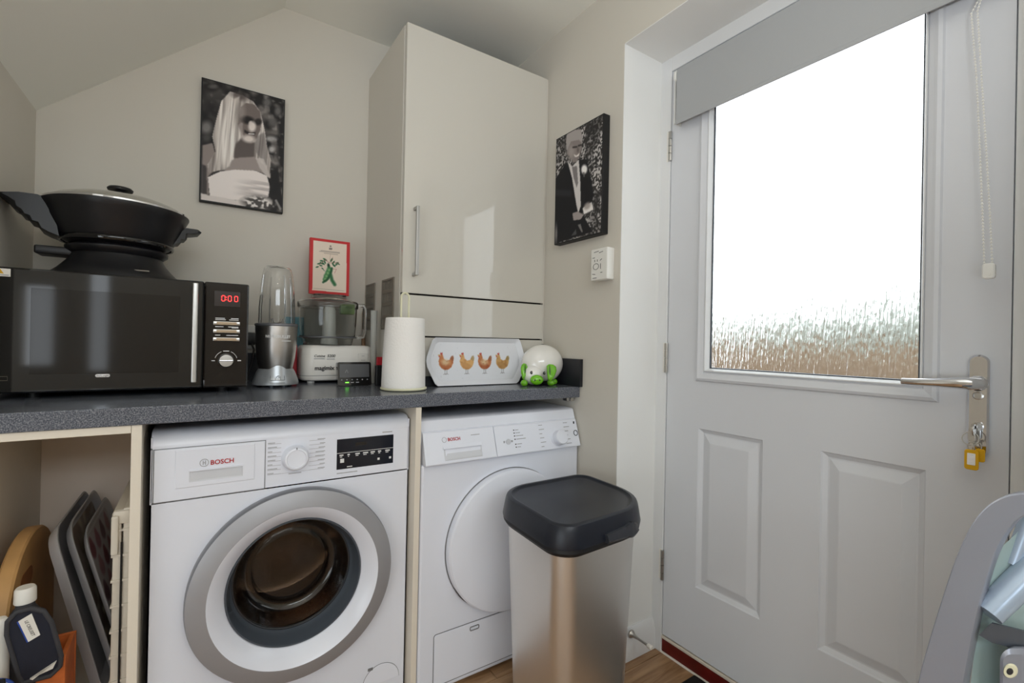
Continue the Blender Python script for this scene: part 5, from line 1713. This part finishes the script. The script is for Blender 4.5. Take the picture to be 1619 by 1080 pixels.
# ---- piggy bank
pg = thing('piggy_bank', 'white ceramic piggy bank with green ears, snout and feet', 'money box', (-0.09, -0.522, WZ))
pc2 = (-0.087, -0.522)
body = MB().sphere((pc2[0], pc2[1], 0.9875), 0.0830, 0.064, 0.0705, 40, 0, 24)
for i, p in enumerate(body.v):       # flatten the belly
    x, y, z = p
    if z < 0.930:
        z = 0.930 - (0.930 - z) * 0.6
    body.v[i] = (x, y, z)
pgb = obj('body', body, CERAM, pg, smooth=80)
hd3 = MB().sphere((-0.143, -0.545, 0.951), 0.042, 0.034, 0.037, 28, 0, 16)
obj('head', hd3, CERAM, pg, smooth=80)
FD = Matrix.Translation((-0.150, -0.575, 0)) @ Matrix.Rotation(math.radians(-24), 4, 'Z')    # the face looks to the left, at the camera


def pf(x, y, z):
    v = FD @ Vector((x, y, z))
    return (v.x, v.y, v.z)


sn = MB().sphere((0, 0, 0.9345), 0.0235, 0.0135, 0.0178, 24, 0, 12)
sn.xf(Matrix.Translation((-0.006, -0.008, 0)) @ FD)
sno = obj('snout', sn, GREENG, pg, smooth=80)
for dx in (-0.009, 0.008):
    x, y, z = pf(dx, -0.0125, 0.934)
    obj('nostril', MB().sphere((x - 0.006, y - 0.008, z), 0.0026, 0.0018, 0.0030, 10, 0, 6), PRINTD, sno)


def ear(pts, tilt):
    m_ = MB()
    n = len(pts)
    loops = []
    cx = sum(p[0] for p in pts) / n
    cz = sum(p[1] for p in pts) / n
    for sc, d in ((0.5, -0.0055), (0.88, -0.004), (1.0, 0.0), (0.8, 0.005)):
        loops.append([(cx + (p - cx) * sc, d + tilt * (q - cz), cz + (q - cz) * sc) for p, q in pts])
    return m_.loft(loops, 0, True, True)


e1 = [(-0.047, 0.985), (-0.040, 0.990), (-0.031, 0.988), (-0.026, 0.978), (-0.028, 0.962), (-0.035, 0.944), (-0.041, 0.931), (-0.047, 0.938), (-0.051, 0.957), (-0.051, 0.974)]
m_ = ear(e1, 0.25)
m_.xf(Matrix.Translation((0.002, 0.014, 0)) @ FD)
eo = obj('ear', m_, GREENG, pg, smooth=70)
fm2 = MB().tube([(-0.036, -0.006, 0.986), (-0.0365, -0.007, 0.965), (-0.0415, -0.010, 0.940)], [0.001, 0.0026, 0.001], 8)
fm2.xf(Matrix.Translation((0.002, 0.014, 0)) @ FD)
obj('ear_fold', fm2, GREEND, eo)
e2 = [(0.032, 0.983), (0.040, 0.989), (0.056, 0.988), (0.066, 0.980), (0.067, 0.966), (0.060, 0.950), (0.050, 0.934), (0.041, 0.930), (0.034, 0.936), (0.032, 0.958)]
m_ = ear(e2, 0.25)
m_.xf(Matrix.Translation((-0.003, -0.010, 0)) @ FD)
eo = obj('ear', m_, GREENG, pg, smooth=70)
fm2 = MB().tube([(0.040, -0.006, 0.986), (0.041, -0.007, 0.965), (0.041, -0.010, 0.938)], [0.001, 0.0026, 0.001], 8)
fm2.xf(Matrix.Translation((-0.003, -0.010, 0)) @ FD)
obj('ear_fold', fm2, GREEND, eo)
for dx, dy, ez in ((-0.020, -0.003, 0.959), (0.024, -0.010, 0.958)):
    x, y, z = pf(dx, dy, ez)
    eyo = obj('eye', MB().sphere((x, y, z), 0.0050, 0.0045, 0.0060, 14, 0, 8), PRINTD, pg)
    obj('eye_glint', MB().sphere((x - 0.001, y - 0.0042, z + 0.0015), 0.0014, 0.0010, 0.0014, 8, 0, 5), CAPW, eyo)
for fx, fy4, r in ((-0.188, -0.553, 0.0125), (-0.085, -0.572, 0.0140), (-0.046, -0.540, 0.0130), (-0.125, -0.475, 0.013)):
    obj('foot', MB().sphere((fx, fy4, WZ + 0.0115), r, r * 1.1, 0.0115, 18, 0, 10), GREENG, pg, smooth=80)
obj('coin_slot', MB().tube([(-0.103, pc2[1] - 0.002, 1.0560), (-0.088, pc2[1] - 0.002, 1.0585), (-0.073, pc2[1] - 0.002, 1.0565)], 0.0012, 6), PRINTD, pg)

# ---- odds and ends behind the appliances
bk1 = thing('plastic_beaker', 'tall clear plastic beaker behind the kitchen roll by the vents', 'beaker', (-0.6215, -0.235, WZ))
GRB = mat('grey_translucent', rgb(186, 186, 180), 0.25, trans=0.2, ior=1.2)
obj('beaker', MB().lathe([(0.0095, WZ), (0.0115, 1.163), (0.0125, 1.166), (0.0105, 1.166), (0.0085, WZ + 0.004)], (-0.6215, -0.235, 0), 'z', 28, 0, True, True), GRB, bk1, smooth=50)
tb = thing('wooden_spatula', 'brown wooden handle standing behind the food processor', 'utensil', (-0.622, -0.03, WZ))
obj('shaft', MB().tube([(-0.5962, -0.022, WZ), (-0.5962, -0.022, 1.05), (-0.5965, -0.022, 1.175)], [0.006, 0.0070, 0.006], 10), mat('utensil_wood', rgb(156, 120, 92), 0.5), tb)
rd = obj('red_packet', MB().box(-0.638, -0.606, -0.330, -0.322, WZ, 1.005, 0, 0.002), REDP)
tag(rd, 'red packet half hidden behind the kitchen roll', 'packet')
rd2 = obj('dark_packet', MB().box(-0.646, -0.612, -0.352, -0.334, WZ, 0.978, 0, 0.003), BLKPL)
tag(rd2, 'dark packet between the food processor and the kitchen roll', 'packet')
tp_ = obj('blue_packet', MB().box(-0.876, -0.820, -0.030, -0.0145, WZ, 1.140, 0, 0.003), TEAL)
tag(tp_, 'pale blue packet standing behind the food processor bowl', 'packet')
rd3 = obj('red_carton', MB().box(-0.868, -0.853, -0.13, -0.07, WZ, 1.040, 0, 0.002), REDP)
tag(rd3, 'red carton edge to the left of the food processor', 'carton')
sk_ = thing('wall_socket', 'white wall socket with a plug between microwave and blender', 'socket', (-0.985, -0.006, 1.03))
obj('faceplate', MB().box(-1.05, -0.964, -0.009, -0.0005, 1.020, 1.106, 0, 0.003), WHITEP, sk_)
obj('plug', MB().box(-1.008, -0.972, -0.035, -0.0092, 1.035, 1.08, 0, 0.006), BLKPL, sk_)
cbm = MB().tube([(-0.985, -0.035, 1.04), (-0.978, -0.055, 1.02), (-0.985, -0.075, 0.985), (-0.998, -0.09, 0.94), (-1.0, -0.10, 0.9165)], 0.0035, 8)
obj('cable', cbm, BLKPL, sk_, smooth=60)

# ================================================================ IN THE OPEN BASE CABINET
CZ = FZ + 0.168
cbd = thing('chopping_board', 'round topped beech chopping board with a slot handle standing on edge', 'chopping board', (-1.46, -0.38, CZ))
bo_ = []
yc, hw, zt_, rr_ = -0.352, 0.185, 0.598, 0.15
for i in range(25):
    a = PI * i / 24
    bo_.append((yc + hw * math.cos(a), zt_ - rr_ + rr_ * math.sin(a)))
bo_ += [(yc - hw, CZ + 0.02), (yc - hw + 0.02, CZ), (yc + hw - 0.02, CZ), (yc + hw, CZ + 0.02)]
obj('board', MB().prism(bo_, YZ, -1.478, -1.449, 0, 0.004), WOODB, cbd)
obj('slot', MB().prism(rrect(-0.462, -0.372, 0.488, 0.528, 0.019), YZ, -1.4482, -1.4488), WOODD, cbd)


def leaning_tray(name, label, xb, xt, zb, zt, y0, y1, color, rim=0.012, prt=None, group=None):
    """tray standing on its edge: bottom edge at x=xb, top edge at x=xt, running y0 (front) to y1 (back)"""
    t_ = thing(name, label, 'tray', ((xb + xt) / 2, (y0 + y1) / 2, zb))
    L = math.hypot(xt - xb, zt - zb)
    ux, uz = (xt - xb) / L, (zt - zb) / L
    nx_, nz_ = uz, -ux          # towards +x
    def P3(a, y, d):
        return (xb + ux * a + nx_ * d, y, zb + uz * a + nz_ * d)
    def lp_(ins, d, r=0.055):
        return [P3(q, p, d) for p, q in rrect(y0 + ins, y1 - ins, ins, L - ins, r, 6)]
    m_ = MB().loft([lp_(0.022, -0.002, 0.04), lp_(0.002, rim - 0.003), lp_(0.0, rim), lp_(0.003, rim + 0.001), lp_(0.008, rim - 0.002, 0.05), lp_(0.024, 0.001, 0.04)], 0, True, True)
    obj('tray', m_, color, t_, smooth=45)
    if prt is not None:
        ci = 0.03
        prt.build('printed_base', lambda s, t: np.stack([xb + ux * (ci + (L - 2 * ci) * (1 - t)) + nx_ * 0.0018, y0 + ci + (y1 - y0 - 2 * ci) * s, zb + uz * (ci + (L - 2 * ci) * (1 - t)) + nz_ * 0.0018], -1), t_)
    return t_


leaning_tray('serving_tray', 'plain grey serving tray leaning beside the chopping board', -1.318, -1.416, CZ, 0.620, -0.47, -0.10, TRAYG, 0.02)
p2 = Print(60, 90, None, (150, 138, 128))
nz2 = p2.noise(7, 1, 61)
p2.put(np.clip((nz2 - 0.4) * 3, 0, 1), (116, 98, 84), 0.8)
p2.put(np.clip((p2.noise(5, 1, 62) - 0.6) * 4, 0, 1), (192, 180, 160), 0.8)
leaning_tray('serving_tray', 'grey tray with a brown leaf pattern, middle one of the three leaning trays', -1.283, -1.392, CZ, 0.618, -0.44, -0.09, TRAYG, 0.014, p2)
p3 = Print(70, 100, None, (172, 166, 168))
for i in range(6):
    for k in range(4):
        c_ = ((110, 52, 62), (132, 84, 92), (98, 66, 76), (146, 108, 112))[(i * 3 + k) % 4]
        cx_, cy_ = 0.14 + k * 0.245 + 0.1 * (i % 2), 0.09 + i * 0.165
        p3.ell(cx_, cy_ + 0.02, 0.085, 0.06, c_, 0.9, 0.2)
        p3.ell(cx_, cy_ - 0.03, 0.05, 0.045, c_, 0.9, 0.2)
leaning_tray('serving_tray', 'grey tray with rows of purple fruit shapes, rightmost of the leaning trays', -1.262, -1.364, CZ, 0.592, -0.42, -0.08, TRAYG, 0.010, p3)

fcx = thing('folding_crate', 'beige folded plastic crate standing on edge at the right of the cabinet', 'crate', (-1.268, -0.33, CZ))
for (x0, x1, zt) in ((-1.2860, -1.2715, 0.645), (-1.2685, -1.2535, 0.675)):
    pn = obj('side_panel', MB().box(x0, x1, -0.545, -0.12, CZ, zt, 0, 0.003), BEIGE, fcx)
    rbm = MB()
    for k in range(8):
        z = CZ + 0.04 + k * 0.056
        rbm.box(x0 - 0.002, x1 + 0.002, -0.548, -0.12, z, z + 0.005)
    obj('rib', rbm, BEIGE, pn)
hgm = MB()
hgm.tube([(-1.270, -0.5475, CZ + 0.03), (-1.270, -0.5475, 0.60)], 0.0022, 6)
obj('hinge_line', hgm, DARK, fcx)
tpm = MB().box(-1.288, -1.252, -0.55, -0.12, 0.640, 0.672, 0, 0.008)
obj('top_lip', tpm, BEIGE, fcx)
obj('lip_flap', MB().box(-1.2885, -1.2755, -0.556, -0.50, 0.575, 0.662, 0, 0.004), BEIGE, fcx)

bt_ = thing('plastic_bottle', 'dark plastic bottle with white cap behind the pot holder', 'bottle', (-1.423, -0.545, CZ))
obj('bottle', MB().lathe([(0.024, CZ), (0.026, CZ + 0.01), (0.026, 0.47), (0.022, 0.492), (0.0145, 0.505), (0.0145, 0.512), (0.0, 0.512)], (-1.421, -0.55, 0), 'z', 28), CHARC, bt_, smooth=50)
obj('cap', MB().lathe([(0.0165, 0.5125), (0.0172, 0.514), (0.0165, 0.539), (0.014, 0.543), (0.0, 0.5435)], (-1.421, -0.55, 0), 'z', 28), CAPW, bt_, smooth=50)
bt2 = thing('white_bottle', 'small white bottle at the left edge beside the dark bottle', 'bottle', (-1.440, -0.575, CZ))
obj('bottle', MB().lathe([(0.014, CZ), (0.015, CZ + 0.01), (0.0145, 0.48), (0.0135, 0.498), (0.009, 0.505), (0.0, 0.506)], (-1.448, -0.586, 0), 'z', 20), CAPW, bt2, smooth=50)
mt = thing('pot_holder', 'charcoal quilted pot holder with a white fabric label', 'oven glove', (-1.392, -0.61, 0.385))
MTM = Matrix.Translation((-1.391, -0.618, 0.457)) @ Matrix.Rotation(math.radians(8), 4, 'X') @ Matrix.Rotation(math.radians(-9), 4, 'Y') @ Matrix.Diagonal((0.90, 1, 1.04, 1))
mto = MB()
ol = [(-0.033, -0.071), (0.010, -0.078), (0.028, -0.066), (0.034, -0.045), (0.033, 0.030), (0.026, 0.058), (0.008, 0.072), (-0.014, 0.073), (-0.030, 0.060), (-0.036, 0.035), (-0.036, -0.055)]
mto.prism(ol, XZ, 0.010, -0.004, 0, 0.004)
mto.xf(MTM)
pho = obj('pad', mto, NAVY, mt, smooth=50)
hem = MB()
opts = []
for i in range(len(ol)):
    a, b_ = Vector(ol[i]), Vector(ol[(i + 1) % len(ol)])
    for j in range(4):
        p = a.lerp(b_, j / 4)
        opts.append((p.x, -0.003, p.y))
hem.tube(opts, 0.0045, 8, True)
hem.xf(MTM)
obj('hem_binding', hem, CHARC, mt, smooth=60)
lbm = MB().prism([(-0.014, 0.055), (0.008, 0.062), (0.012, 0.014), (-0.008, 0.008)], XZ, -0.004, -0.0055)
lbm.xf(MTM)
lbo = obj('fabric_label', lbm, CAPW, mt, smooth=0)
FM = MTM.to_3x3().normalized().to_4x4() @ Matrix.Rotation(PI / 2, 4, 'X') @ Matrix.Rotation(math.radians(-83), 4, 'Z')
text('lettering', 'LE CREUSET', 0.0068, PRINTD, MTM @ Vector((-0.0005, -0.0058, 0.0345)), lbo, face=FM, depth=0.0001)
blm = MB().prism([(-0.0165, 0.054), (-0.014, 0.055), (-0.008, 0.008), (-0.0105, 0.007)], XZ, -0.004, -0.0052)
blm.xf(MTM)
obj('label_edge', blm, BLUEP, lbo, smooth=0)
inm = MB().prism([(-0.020, -0.066), (0.018, -0.062), (0.026, -0.050), (0.012, -0.055), (-0.016, -0.070)], XZ, -0.0045, -0.0085)
inm.xf(MTM)
obj('lining_edge', inm, CAPW, mt, smooth=0)
ob = thing('wooden_crate', 'small orange stained wooden box under the pot holder', 'box', (-1.38, -0.56, CZ))
obj('side_board', MB().box(-1.392, -1.349, -0.605, -0.597, CZ, 0.407, 0, 0.001), ORANGEW, ob)
obj('side_board', MB().box(-1.358, -1.350, -0.5968, -0.51, CZ, 0.407, 0, 0.001), ORANGEW, ob)
obj('side_board', MB().box(-1.392, -1.384, -0.5968, -0.51, CZ, 0.407, 0, 0.001), ORANGEW, ob)
obj('side_board', MB().box(-1.392, -1.349, -0.5098, -0.502, CZ, 0.407, 0, 0.001), ORANGEW, ob)
obj('bottom_board', MB().box(-1.3838, -1.3582, -0.5968, -0.51, CZ, CZ + 0.008), ORANGEW, ob)
pt = thing('enamel_pan', 'white enamel pan with a blue rim and black handle, at the bottom left', 'pan', (-1.435, -0.66, CZ))
obj('pan', MB().lathe([(0.0, CZ), (0.05, CZ), (0.058, CZ + 0.02), (0.060, 0.395), (0.062, 0.408), (0.058, 0.409), (0.055, CZ + 0.03), (0.0, CZ + 0.01)], (-1.468, -0.685, 0), 'z', 40), CAPW, pt, smooth=50)
obj('rim', MB().tube([(-1.468 + 0.0615 * math.cos(2 * PI * i / 40), -0.685 + 0.0615 * math.sin(2 * PI * i / 40), 0.409) for i in range(40)], 0.003, 8, True), BLUEP, pt, smooth=60)
obj('handle', MB().tube([(-1.415, -0.70, 0.405), (-1.418, -0.70, 0.436), (-1.45, -0.71, 0.444), (-1.50, -0.73, 0.44)], [0.006, 0.009, 0.0095, 0.009], 10), BLKPL, pt, smooth=60)

# ================================================================ FOLDING FRAME IN THE FOREGROUND (right edge)
ff = thing('folding_chair', 'folded grey painted metal chair frame with curved back, right foreground', 'chair', (-0.22, -1.75, FZ))


def F3(h, z, d=0.0):
    return (-0.333 + 0.8338 * h + 0.998 * d, -1.677 - 0.5517 * h - 0.045 * d, z)


outer = [(-0.020, FZ), (-0.018, 0.35), (-0.010, 0.55), (0.000, 0.623), (0.013, 0.676), (0.030, 0.735), (0.047, 0.788), (0.066, 0.831), (0.086, 0.857), (0.110, 0.872), (0.135, 0.877)]
inner = [(0.040, FZ), (0.042, 0.35), (0.053, 0.55), (0.062, 0.624), (0.072, 0.683), (0.083, 0.738), (0.096, 0.784), (0.108, 0.812), (0.120, 0.831), (0.130, 0.842), (0.142, 0.847)]
AX = 0.148


def catmull(P, k=4):
    out = []
    for i in range(len(P) - 1):
        p0, p1, p2, p3_ = (np.array(P[max(0, i - 1)]), np.array(P[i]), np.array(P[i + 1]), np.array(P[min(len(P) - 1, i + 2)]))
        for j in range(k):
            t = j / k
            out.append(tuple(0.5 * (2 * p1 + (p2 - p0) * t + (2 * p0 - 5 * p1 + 4 * p2 - p3_) * t * t + (3 * p1 - p0 - 3 * p2 + p3_) * t ** 3)))
    return out + [P[-1]]


outer += [(2 * AX - h, z) for h, z in reversed(outer)]
inner += [(2 * AX - h, z) for h, z in reversed(inner)]
outer, inner = catmull(outer), catmull(inner)
fmb = MB()
loops = []
for (ho, zo), (hi, zi) in zip(outer, inner):
    dh, dz = hi - ho, zi - zo
    L = math.hypot(dh, dz)
    dh, dz = dh / L, dz / L
    e_ = 0.0022
    loops.append([F3(ho + dh * e_, zo + dz * e_, 0), F3(hi - dh * e_, zi - dz * e_, 0), F3(hi, zi, e_), F3(hi, zi, 0.022), F3(hi - dh * e_, zi - dz * e_, 0.026), F3(ho + dh * e_, zo + dz * e_, 0.026), F3(ho, zo, 0.022), F3(ho, zo, e_)])
fmb.loft(loops, 0, True, True)
obj('back_frame', fmb, FRAMEB, ff, smooth=28)
pnl = MB()
pts = [(0.05, 0.30), (0.246, 0.30), (0.243, 0.55), (0.225, 0.72), (0.195, 0.80), (0.165, 0.83), (0.131, 0.83), (0.10, 0.80), (0.071, 0.72), (0.053, 0.55)]
pnl.loft([[F3(h, z, 0.030) for h, z in pts], [F3(h, z, 0.034) for h, z in pts]], 0, True, True)
obj('clear_back_panel', pnl, FROST, ff, smooth=0)
obj('diagonal_tube', MB().tube([F3(0.088, 0.714, 0.010), F3(0.115, 0.742, 0.010), F3(0.170, 0.800, 0.010)], [0.0155, 0.0165, 0.0165], 20), FRAMET, ff, smooth=60)
obj('cross_tube', MB().tube([F3(0.145, 0.875, 0.032), F3(0.128, 0.82, 0.032), F3(0.112, 0.775, 0.034)], 0.009, 14), FRAMET, ff, smooth=60)
brk = MB()
bp = [(0.082, 0.690), (0.098, 0.706), (0.170, 0.690), (0.170, 0.655), (0.125, 0.672), (0.118, 0.676), (0.100, 0.680)]
brk.loft([[F3(h, z, -0.006) for h, z in bp], [F3(h, z, -0.002) for h, z in bp]], 0, True, True)
obj('bracket', brk, mat('bracket_grey', rgb(92, 98, 108), 0.35, 0.5), ff, smooth=30)
pst = MB()
pp = rrect(0.115, 0.158, 0.40, 0.678, 0.016, 6)
pst.loft([[F3(h, z, -0.026) for h, z in inset(pp, 0.006)], [F3(h, z, -0.020) for h, z in pp], [F3(h, z, -0.012) for h, z in pp], [F3(h, z, -0.0065) for h, z in inset(pp, 0.006)]], 0, True, True)
pso = obj('hinge_post', pst, FRAMEB, ff, smooth=50)
blt = MB()
for r, d0, d1 in ((0.0095, -0.0265, -0.0295), (0.0045, -0.0295, -0.0305)):
    blt.loft([[F3(0.131 + r * math.cos(a), 0.651 + r * math.sin(a), d0) for a in [2 * PI * i / 20 for i in range(20)]], [F3(0.131 + r * 0.85 * math.cos(a), 0.651 + r * 0.85 * math.sin(a), d1) for a in [2 * PI * i / 20 for i in range(20)]]], 0 if r > 0.005 else 1, True, True)
obj('bolt', blt, [CREAMW, PRINTD], pso)
clo = MB()
cp_ = [(0.134, 0.68), (0.20, 0.66), (0.20, 0.80), (0.150, 0.775), (0.139, 0.72)]
clo.loft([[F3(h, z, 0.0355) for h, z in cp_], [F3(h, z, 0.040) for h, z in cp_]], 0, True, True)
obj('fabric_strap', clo, BLUEP, ff, smooth=0)
